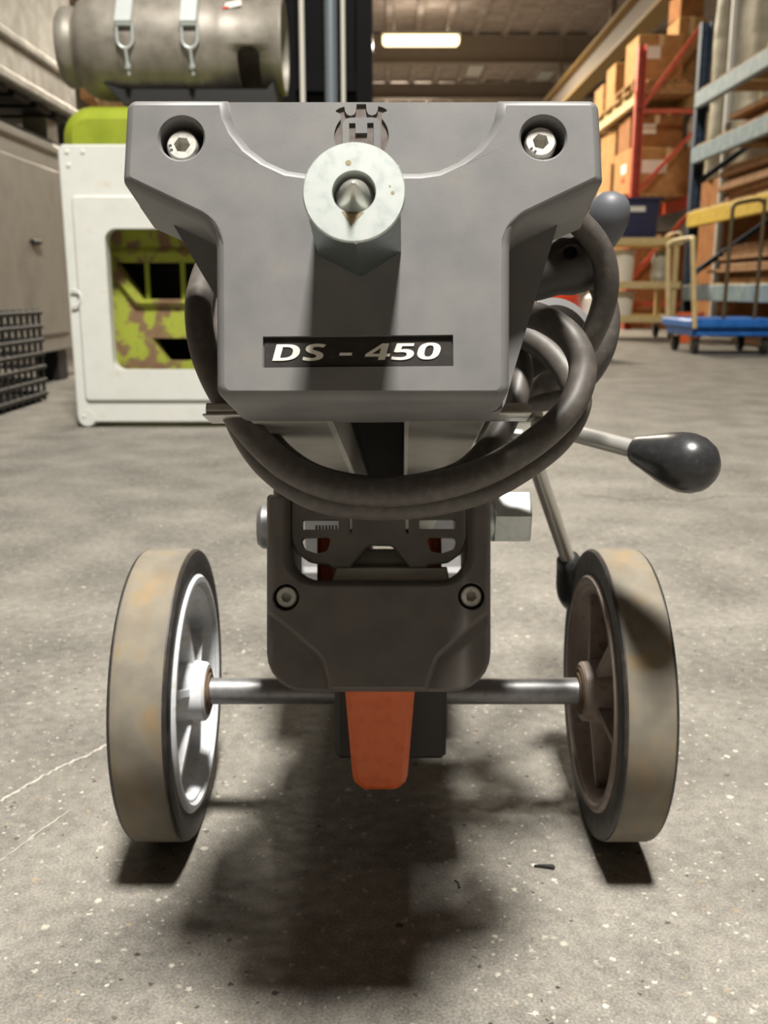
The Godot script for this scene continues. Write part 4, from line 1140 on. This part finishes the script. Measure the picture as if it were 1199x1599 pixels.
	a.tube([Vector3(0.022, 0.03, 0.05), Vector3(0.022, 2.8, 0.05)], 0.028, 18)
	obj("lift_pole", a, M.mast_pole, m)
	a = Sh.new()
	a.box(Vector3(0.30, 2.2, 0.02), Vector3(-0.0, 1.2, -0.07))
	obj("guard", a, M.black_gloss, m)
	a = Sh.new()
	a.box(Vector3(0.46, 0.3, 0.5), Vector3(0, 0.16, -0.3), 0.02)
	obj("chassis", a, M.black, m)
	# tall stack far behind the silencer
	t = thing("packing_case", "tall pale plywood case far behind the green machine", "case", Vector3(-1.60, 0, -7.4))
	a = Sh.new()
	a.box(Vector3(0.7, 1.66, 0.8), Vector3(0, 0.84, 0), 0.01)
	obj("body", a, M.wood, t)
	for x in [-0.26, 0.26]:
		a = Sh.new()
		a.box(Vector3(0.09, 1.66, 0.02), Vector3(x, 0.84, 0.41), 0.003)
		obj("batten", a, M.wood, t)
	carton(Vector3(-2.065, 1.672, -7.3), Vector3(0.09, 0.32, 0.3), 0.0, M.carton, "narrow brown carton on the plywood case", "", 0)
	a = Sh.new()
	a.lathe([[0.0, 0.0], [0.035, 0.0], [0.035, 0.28], [0.03, 0.31], [0.03, 0.34], [0.0, 0.34]], 24, Transform3D(Basis(Vector3.RIGHT, -PI / 2), Vector3.ZERO))
	var jug := thing("white_jug", "white plastic jug on the plywood case", "jug", Vector3(-1.975, 1.672, -7.22))
	obj("body", a, M.white_plastic, jug)
	a = Sh.new()
	a.box(Vector3(0.13, 0.1, 0.2), Vector3(0, 0.05, 0), 0.02)
	tag(obj("white_box", a, M.white_plastic), "low white plastic box on the plywood case", "box")
	get_node("white_box").position = Vector3(-1.846, 1.672, -7.15)


# ---------------------------------------------------------------- right background
func carton(at: Vector3, size: Vector3, turn: float, m: Material, label: String, group := "", paper := 1):
	var t := thing("carton", label, "carton", at, turn, group)
	var a := Sh.new()
	a.box(size, Vector3(0, size.y / 2.0, 0), 0.006)
	obj("body", a, m, t)
	a = Sh.new()
	a.box(Vector3(0.05, 0.003, size.z + 0.004), Vector3(0, size.y, 0))
	a.box(Vector3(0.05, size.y * 0.25, 0.003), Vector3(0, size.y * 0.875, size.z / 2.0))
	obj("tape", a, M.tape, t)
	if paper > 0:
		a = Sh.new()
		a.box(Vector3(size.x * 0.34, size.y * 0.28, 0.002), Vector3(-size.x * 0.18, size.y * 0.6, size.z / 2.0 + 0.001))
		obj("paper_label", a, M.paper, t)
	if paper > 1:
		a = Sh.new()
		a.box(Vector3(0.002, size.y * 0.2, size.z * 0.3), Vector3(-size.x / 2.0 - 0.001, size.y * 0.6, size.z * 0.1))
		obj("paper_label", a, M.paper, t)
		a = Sh.new()
		a.box(Vector3(0.002, size.y * 0.1, size.z * 0.18), Vector3(-size.x / 2.0 - 0.001, size.y * 0.36, size.z * 0.1))
		obj("red_mark", a, M.red_plastic, t)
	return t


func frame(t: Node, x: float, depth: float, z: float, h: float, m: Material, braces: Array):
	# an upright frame across the aisle: two posts, ties and braces
	var a: Sh
	for q in [x, x + depth]:
		a = Sh.new()
		a.prism(PackedVector2Array([Vector2(-0.04, -0.035), Vector2(-0.03, -0.035), Vector2(-0.03, 0.025), Vector2(0.03, 0.025), Vector2(0.03, -0.035), Vector2(0.04, -0.035), Vector2(0.04, 0.035), Vector2(-0.04, 0.035)]), [[0.0, 0.0], [h, 0.0]], Transform3D(Basis(Vector3.RIGHT, -PI / 2), Vector3(q + 0.04, 0, z)))
		obj("upright", a, m, t)
	for b in braces:
		a = Sh.new()
		a.bar(Vector3(x + 0.06, b[0], z), Vector3(x + depth - 0.0, b[1], z), 0.03, 0.04)
		obj("brace", a, m, t)


func shelf_beam(t: Node, x: float, y: float, z0: float, z1: float, m: Material):
	var a := Sh.new()
	a.box(Vector3(0.045, 0.115, absf(z1 - z0)), Vector3(x, y, (z0 + z1) / 2.0), 0.006)
	a.box(Vector3(0.02, 0.07, absf(z1 - z0)), Vector3(x + 0.03, y - 0.015, (z0 + z1) / 2.0), 0.004)
	obj("beam", a, m, t)


func build_racks():
	var xf := 2.38
	var a: Sh
	# red rack, further away
	var zr := -9.75
	var t := thing("red_rack", "pallet rack with red uprights stacked with brown cartons", "pallet rack", Vector3(xf, 0, zr))
	frame(t, 0.0, 0.58, 0.0, 2.62, M.red_paint, [[0.5, 1.1], [1.3, 1.86], [2.04, 2.04], [2.06, 2.78], [0.25, 0.25]])
	frame(t, 0.0, 0.58, -2.9, 2.62, M.red_paint, [[0.5, 1.1], [1.3, 1.86], [2.06, 2.62]])
	for q in [[1.22, M.red_paint], [2.16, M.beige_paint]]:
		shelf_beam(t, 0.02, q[0], -0.03, -2.87, q[1])
		shelf_beam(t, 0.60, q[0], -0.03, -2.87, q[1])
		for i in 7:
			a = Sh.new()
			a.box(Vector3(0.84, 0.022, 0.30), Vector3(0.38, q[0] + 0.07, -0.25 - i * 0.40), 0.002)
			obj("shelf_board", a, M.wood, t)
	carton(Vector3(xf + 0.36, 0.002, zr - 0.56), Vector3(0.66, 0.92, 0.70), 0.0, M.carton_dark, "dark brown bulk carton on the floor under the red rack, nearest the aisle end", "", 0)
	carton(Vector3(xf + 0.36, 0.002, zr - 1.42), Vector3(0.66, 1.00, 0.72), 0.0, M.carton_dark, "dark brown bulk carton on the floor under the middle of the red rack", "", 0)
	var y1 := 1.302
	var y2 := 2.242
	carton(Vector3(xf + 0.40, y1, zr - 0.52), Vector3(0.74, 0.44, 0.62), 0.03, M.carton, "large brown carton behind the red upright, on the lower shelf", "", 2)
	carton(Vector3(xf + 0.32, y1 + 0.442, zr - 0.62), Vector3(0.52, 0.32, 0.56), -0.03, M.carton_dark, "brown carton with white paper label stacked on the large carton", "", 1)
	carton(Vector3(xf + 0.40, y1, zr - 1.42), Vector3(0.72, 0.40, 0.70), 0.0, M.carton, "brown carton second from the red upright on the lower shelf", "", 0)
	carton(Vector3(xf + 0.38, y1 + 0.402, zr - 1.42), Vector3(0.62, 0.34, 0.60), 0.04, M.carton, "brown carton stacked second from the red upright on the lower shelf", "", 0)
	carton(Vector3(xf + 0.40, y1, zr - 2.25), Vector3(0.72, 0.62, 0.66), 0.0, M.carton_dark, "tall brown carton at the far end of the lower shelf", "", 0)
	pallet("pallet", "wooden pallet under the cartons on the red rack's top shelf", Vector3(xf + 0.40, y2, zr - 0.50), 0.8, 0.8)
	carton(Vector3(xf + 0.27, y2 + 0.122, zr - 0.44), Vector3(0.44, 0.40, 0.46), 0.02, M.carton, "brown carton with pale label nearest the red upright on the top shelf", "", 1)
	carton(Vector3(xf + 0.63, y2 + 0.122, zr - 0.66), Vector3(0.26, 0.62, 0.40), 0.0, M.carton, "tall carton at the right end of the pallet on the top shelf", "", 0)
	carton(Vector3(xf + 0.62, y2 + 0.744, zr - 0.66), Vector3(0.24, 0.22, 0.30), 0.1, M.carton_dark, "small carton on top of the tall carton", "", 0)
	carton(Vector3(xf + 0.22, y2, zr - 1.28), Vector3(0.36, 0.46, 0.40), 0.0, M.carton, "upright carton third along the top shelf of the red rack", "", 0)
	carton(Vector3(xf + 0.24, y2, zr - 1.85), Vector3(0.40, 0.36, 0.44), 0.0, M.carton, "carton near the far end of the red rack's top shelf", "", 0)
	a = Sh.new()
	a.box(Vector3(0.05, 0.10, 0.14), Vector3(0, 0.05, 0), 0.01)
	var bl := obj("blue_box", a, M.platform_blue)
	tag(bl, "small blue box at the aisle edge of the red rack", "box")
	bl.position = Vector3(xf + 0.08, y2, zr - 2.3)
	a = Sh.new()
	a.lathe([[0.0, 0.0], [0.15, 0.0], [0.17, 0.22], [0.13, 0.30], [0.0, 0.33]], 24, Transform3D(Basis(Vector3.RIGHT, -PI / 2), Vector3.ZERO))
	var dome := obj("white_drum", a, M.white_plastic)
	tag(dome, "white plastic tub on the large carton between the red and blue uprights", "tub")
	dome.position = Vector3(xf + 0.76, y1 + 0.444, zr - 0.26)
	# blue rack, nearer
	var zb := -7.85
	t = thing("blue_rack", "pallet rack with dark blue uprights and slate and yellow beams", "pallet rack", Vector3(xf, 0, zb))
	frame(t, -0.0, 0.9, 0.0, 2.34, M.blue_paint, [[0.5, 1.1], [1.2, 1.8]])
	frame(t, -0.0, 0.9, 2.8, 2.34, M.blue_paint, [[0.5, 1.1], [1.2, 1.8]])
	for q in [[0.36, M.slate_paint], [0.91, M.yellow_paint], [1.38, M.slate_paint], [1.78, M.slate_paint]]:
		shelf_beam(t, 0.0, q[0], 0.04, 2.76, q[1])
		shelf_beam(t, 0.92, q[0], 0.04, 2.76, q[1])
		for i in 6:
			a = Sh.new()
			a.box(Vector3(0.94, 0.018, 0.36), Vector3(0.46, q[0] + 0.062, 0.30 + i * 0.44), 0.002)
			obj("shelf_board", a, M.wood, t)
	var rng := RandomNumberGenerator.new()
	rng.seed = 5
	for lev in [[0.435, 9, "flat brown carton stacked on the blue rack's bottom shelf", "flat cartons on the bottom shelf"], [0.985, 8, "flat brown carton stacked on the yellow-beamed shelf", "flat cartons on the yellow shelf"], [1.455, 5, "flat brown carton stacked above the yellow shelf", "flat cartons on the third shelf"]]:
		var y: float = lev[0]
		for i in int(lev[1]):
			a = Sh.new()
			var place: String = ["topmost", "second from the top", "third from the top", "fourth from the top", "fifth from the top", "sixth from the top", "seventh from the top", "eighth from the top", "ninth from the top"][int(lev[1]) - 1 - i]
			var th := rng.randf_range(0.020, 0.040)
			var w := rng.randf_range(0.62, 0.82)
			a.box(Vector3(w, th, rng.randf_range(1.3, 1.7)), Vector3(0, th / 2.0, 0), 0.004)
			var o := obj("flat_carton", a, M.sheet)
			tag(o, "%s, %s" % [lev[2], place], "carton", lev[3])
			o.position = Vector3(xf + 0.46 + rng.randf_range(-0.03, 0.06), y, zb + 1.25 + rng.randf_range(-0.1, 0.1))
			o.rotation.y = rng.randf_range(-0.05, 0.05)
			y += th + 0.0015
	# flat cartons leaning on the floor below
	for i in 5:
		a = Sh.new()
		a.box(Vector3(0.78, 0.03, 1.5), Vector3(0, 0.015, 0), 0.004)
		var o := obj("flat_carton", a, M.sheet)
		tag(o, "flat brown carton piled on the floor under the blue rack, %s" % ["lowest", "second lowest", "middle one", "second highest", "highest"][i], "carton", "flat cartons on the floor")
		o.position = Vector3(xf + 0.62 + rng.randf_range(-0.03, 0.04), 0.002 + i * 0.032, zb + 1.3)
		o.rotation.y = rng.randf_range(-0.04, 0.04)
	# a tall wrapped load behind the blue rack
	carton(Vector3(3.26, 0, -8.70), Vector3(0.92, 1.30, 0.84), 0.0, M.carton_dark, "big dark brown bulk carton behind the blue rack, under the wrapped load", "", 0)
	t = thing("wrapped_load", "tall load wrapped in cloudy film behind the blue rack at the top right", "load", Vector3(3.26, 1.304, -8.70))
	a = Sh.new()
	var wp := PackedVector2Array()
	for i in 36:
		var ang := TAU * i / 36
		wp.append(Vector2(0.46 * cos(ang) * (1.0 + 0.12 * cos(ang * 4.0)) + 0.02 * sin(ang * 9.0), 0.40 * sin(ang) * (1.0 + 0.12 * cos(ang * 4.0)) + 0.02 * cos(ang * 7.0)))
	a.prism(wp, [[0.0, 0.02], [0.02, 0.0], [0.6, 0.01], [1.1, 0.0], [1.56, 0.02], [1.6, 0.06]], Transform3D(Basis(Vector3.RIGHT, -PI / 2), Vector3.ZERO), 60.0)
	obj("body", a, M.wrap, t)
	a = Sh.new()
	a.tube(spline([Vector3(-0.1, 1.6, 0.36), Vector3(-0.13, 1.2, 0.41), Vector3(-0.20, 0.9, 0.40), Vector3(-0.23, 0.3, 0.40)], 6), 0.01, 6)
	obj("rope", a, M.beige_paint, t)
	a = Sh.new()
	a.tube([Vector3(2.75, 0.0, -8.20), Vector3(2.75, 2.95, -8.20)], 0.032, 16)
	tag(obj("white_pipe", a, M.white_paint), "white vertical pipe behind the blue rack's upright", "pipe")


func pallet(called: String, label: String, at: Vector3, w: float, d: float):
	var p := thing(called, label, "pallet", at)
	var a: Sh
	for z in [-d / 2.0 + 0.05, 0.0, d / 2.0 - 0.05]:
		a = Sh.new()
		a.box(Vector3(w, 0.08, 0.05), Vector3(0, 0.04, z), 0.003)
		obj("stringer", a, M.wood, p)
	for i in 6:
		a = Sh.new()
		a.box(Vector3(w / 7.0, 0.02, d), Vector3(-w / 2.0 + w / 14.0 + i * w * 6.0 / 35.0, 0.091, 0), 0.003)
		obj("deck_board", a, M.wood, p)


func caster(parent: Node, at: Vector3, r: float):
	var a := Sh.new()
	a.lathe([[0.0, -0.016], [r * 0.9, -0.016], [r, -0.010], [r, 0.010], [r * 0.9, 0.016], [0.0, 0.016]], 20, Transform3D(Basis(Vector3.UP, PI / 2), at + Vector3(0, r, 0)))
	var c := obj("caster", a, M.rubber, parent)
	a = Sh.new()
	a.box(Vector3(0.006, r * 1.3, 0.04), at + Vector3(0.021, r * 1.6, 0), 0.001)
	a.box(Vector3(0.006, r * 1.3, 0.04), at + Vector3(-0.021, r * 1.6, 0), 0.001)
	a.box(Vector3(0.06, 0.006, 0.06), at + Vector3(0, r * 2.25, 0), 0.001)
	obj("fork", a, M.handle_steel, c)


func build_carts():
	# blue platform truck
	var z := -6.1
	var t := thing("platform_truck", "blue platform truck with steel handles in front of the blue rack", "truck", Vector3(2.09, 0, z))
	var a := Sh.new()
	a.box(Vector3(0.55, 0.055, 0.62), Vector3(0, 0.185, 0), 0.012)
	obj("platform", a, M.platform_blue, t)
	a = Sh.new()
	a.box(Vector3(0.50, 0.05, 0.54), Vector3(0, 0.135, 0), 0.008)
	obj("underframe", a, M.platform_blue, t)
	for q in [[-0.21, 0.2], [0.21, 0.2], [-0.21, -0.2], [0.21, -0.2]]:
		caster(t, Vector3(q[0], 0, q[1]), 0.048)
	a = Sh.new()
	var pts := [Vector3(-0.25, 0.16, 0.31), Vector3(-0.29, 0.62, 0.30), Vector3(-0.285, 0.665, 0.28), Vector3(-0.27, 0.68, 0.20), Vector3(-0.27, 0.68, -0.1), Vector3(-0.275, 0.665, -0.2), Vector3(-0.28, 0.62, -0.23), Vector3(-0.25, 0.16, -0.24)]
	a.tube(spline(pts, 5), 0.015, 12)
	obj("handle", a, M.beige_paint, t).set_meta("label", "pale yellow push handle")
	a = Sh.new()
	pts = [Vector3(-0.06, 0.18, 0.24), Vector3(-0.055, 0.8, 0.24), Vector3(-0.05, 0.85, 0.235), Vector3(-0.02, 0.875, 0.225), Vector3(0.10, 0.895, 0.21), Vector3(0.135, 0.88, 0.205), Vector3(0.145, 0.84, 0.20), Vector3(0.14, 0.18, 0.20)]
	a.tube(spline(pts, 5), 0.012, 12)
	obj("handle", a, M.handle_steel, t).set_meta("label", "dark bare steel handle")
	# beige utility cart
	t = thing("utility_cart", "beige steel utility cart carrying a navy bin", "cart", Vector3(1.99, 0, -7.95))
	for x in [-0.28, 0.28]:
		for zz in [-0.22, 0.22]:
			a = Sh.new()
			a.box(Vector3(0.04, 0.66, 0.04), Vector3(x, 0.43, zz), 0.004)
			obj("leg", a, M.beige_paint, t)
			caster(t, Vector3(x, 0, zz), 0.045)
	for y in [0.16, 0.42, 0.75]:
		a = Sh.new()
		a.box(Vector3(0.64, 0.008, 0.5), Vector3(0, y - 0.012, 0))
		for s in [-1.0, 1.0]:
			a.box(Vector3(0.64, 0.055, 0.012), Vector3(0, y, s * 0.25), 0.003)
			a.box(Vector3(0.012, 0.055, 0.5), Vector3(s * 0.32, y, 0), 0.003)
		obj("shelf", a, M.beige_paint, t)
	a = Sh.new()
	a.tube(spline([Vector3(0.30, 0.74, 0.22), Vector3(0.315, 0.80, 0.2), Vector3(0.325, 0.82, 0.1), Vector3(0.325, 0.82, -0.1), Vector3(0.315, 0.80, -0.2), Vector3(0.30, 0.74, -0.22)], 4), 0.013, 10)
	obj("handle", a, M.beige_paint, t)
	# navy bin on it
	t = thing("navy_bin", "navy blue plastic bin standing on the beige cart", "bin", Vector3(1.94, 0.743, -7.95))
	var c := combo("tub", t)
	a = Sh.new()
	a.prism(rounded(-0.20, -0.18, 0.20, 0.18, 0.03, 4), [[0.0, 0.02], [0.30, 0.0], [0.335, 0.0]], Transform3D(Basis(Vector3.RIGHT, -PI / 2), Vector3.ZERO))
	sub("tub_outer", a, M.navy, c)
	a = Sh.new()
	a.prism(rounded(-0.185, -0.165, 0.185, 0.165, 0.025, 4), [[0.015, 0.02], [0.40, 0.0]], Transform3D(Basis(Vector3.RIGHT, -PI / 2), Vector3.ZERO))
	sub("tub_inner", a, M.navy, c, SUB)
	a = Sh.new()
	a.prism(rounded(-0.225, -0.205, 0.225, 0.205, 0.035, 4), [[0.315, 0.0], [0.335, 0.0]], Transform3D(Basis(Vector3.RIGHT, -PI / 2), Vector3.ZERO))
	a.box(Vector3(0.13, 0.045, 0.004), Vector3(0.03, 0.25, 0.182))
	obj("bin_lid", a, M.navy, t)
	a = Sh.new()
	a.box(Vector3(0.12, 0.04, 0.003), Vector3(0.02, 0.25, 0.186))
	obj("paper_label", a, M.paper, t)
	# white drums on the cart's shelves
	for q in [[1.90, 0.425, 0.10, 0.27, "white plastic pail on the middle shelf of the beige cart"], [1.90, 0.165, 0.11, 0.21, "white plastic pail on the bottom shelf of the beige cart"]]:
		t = thing("white_pail", q[4], "pail", Vector3(q[0], q[1], -7.93))
		a = Sh.new()
		a.lathe([[0.0, 0.0], [q[2] * 0.88, 0.0], [q[2], q[3] * 0.9], [q[2] + 0.008, q[3] * 0.9], [q[2] + 0.008, q[3]], [0.0, q[3]]], 28, Transform3D(Basis(Vector3.RIGHT, -PI / 2), Vector3.ZERO))
		obj("body", a, M.white_plastic, t)
	t = thing("film_bundle", "bundle of clear film stuffed in the right of the beige cart", "bundle", Vector3(2.2, 0.425, -7.9))
	a = Sh.new()
	a.lathe([[0.0, 0.0], [0.05, 0.01], [0.075, 0.06], [0.06, 0.14], [0.07, 0.19], [0.04, 0.26], [0.0, 0.27]], 9, Transform3D(Basis(Vector3.RIGHT, -PI / 2), Vector3.ZERO))
	obj("film", a, M.wrap, t)
	# traffic cone-like orange tub and red drum near the aisle
	t = thing("orange_tub", "small orange tub on the floor between the cart and the platform truck", "tub", Vector3(2.28, 0, -7.3))
	a = Sh.new()
	a.lathe([[0.0, 0.0], [0.075, 0.0], [0.095, 0.20], [0.10, 0.20], [0.10, 0.22], [0.0, 0.22]], 24, Transform3D(Basis(Vector3.RIGHT, -PI / 2), Vector3.ZERO))
	obj("body", a, M.orange, t)
	var rp: Vector3 = Vector3(0.9410, 0.0000, -5.5168)
	t = thing("red_can", "red can standing on the floor behind the cable plug", "can", rp)
	a = Sh.new()
	a.lathe([[0.0, 0.0], [0.15, 0.0], [0.155, 0.02], [0.155, 0.34], [0.14, 0.36], [0.0, 0.365]], 32, Transform3D(Basis(Vector3.RIGHT, -PI / 2), Vector3.ZERO))
	obj("body", a, M.red_plastic, t)
	t = thing("white_can", "white plastic can beside the red can on the floor", "can", rp + Vector3(0.24, 0, 0.02))
	a = Sh.new()
	a.lathe([[0.0, 0.0], [0.08, 0.0], [0.085, 0.02], [0.085, 0.28], [0.06, 0.34], [0.03, 0.36], [0.0, 0.36]], 28, Transform3D(Basis(Vector3.RIGHT, -PI / 2), Vector3.ZERO))
	obj("body", a, M.white_plastic, t)


func _ready():
	# camera
	var cam := Camera3D.new()
	cam.name = "camera"
	add_child(cam)
	cam.position = Vector3(0, 0.374, 0)
	cam.rotation_degrees = Vector3(-12.95, 0, 0)
	var ca := CameraAttributesPhysical.new()
	ca.frustum_focal_length = 22.5
	ca.exposure_aperture = 11.0
	ca.frustum_focus_distance = 0.43
	ca.frustum_near = 0.02
	ca.frustum_far = 100.0
	cam.attributes = ca
	cam.fov = 56.115
	cam.near = 0.02
	cam.far = 100.0
	# environment: closed room, no sky light to speak of
	var we := WorldEnvironment.new()
	we.name = "environment"
	var e := Environment.new()
	e.background_mode = Environment.BG_COLOR
	e.background_color = Color(0.10, 0.095, 0.09)
	e.tonemap_mode = Environment.TONE_MAPPER_LINEAR
	e.tonemap_exposure = 1.0
	e.sdfgi_enabled = true
	e.ssao_enabled = true
	e.ssil_enabled = true
	we.environment = e
	add_child(we)
	make_materials()
	M.black_plate = worn([[0.0, rgb(36, 33, 32)], [0.7, rgb(46, 42, 40)], [1.0, rgb(72, 56, 48)]], 0.05, 0.45, 0.0, 61)
	M.black_gloss = mat(rgb(26, 26, 28), 0.15)
	M.mast_pole = mat(rgb(128, 138, 146), 0.4, 0.3)
	M.crack = mat(rgb(52, 48, 44), 0.9)
	M.scuff = mat(rgb(176, 170, 160), 0.8)
	M.floor = floor_material()
	# lamps: the near one above and behind the camera throws the main shadows
	lamp(Vector3(0.30, 5.0, 0.42), Vector2(0.5, 0.7), 70.0, 0.0, Color(1.0, 0.985, 0.95), "square white ceiling light hanging above the drill stand")
	lamp(Vector3(0.6962, 5.0061, -19.7000), Vector2(1.45, 0.30), 90.0, 0.8, WARM, "glowing ceiling light hanging at the far end of the hall")
	lamp(Vector3(-0.4, 5.0, -11.0), Vector2(1.5, 0.3), 84.0, 4.0, WARM, "ceiling light over the aisle beyond the drill stand")
	lamp(Vector3(0.6, 4.9, -27.5), Vector2(1.5, 0.3), 90.0, 8.0, WARM, "unseen ceiling light added near the back wall to brighten the far ceiling")  # added lamp hidden behind the cover, its bounce lifts the ceiling
	lamp(Vector3(-4.6, 5.0, -8.0), Vector2(1.5, 0.3), 18.0, 3.0, WARM, "unseen ceiling light added at the left as fill")  # added fill lamp out of view
	build_room()
	build_stand()
	build_cable()
	build_panel_and_generator()
	build_cabinets()
	build_racks()
	build_carts()
	build_debris()
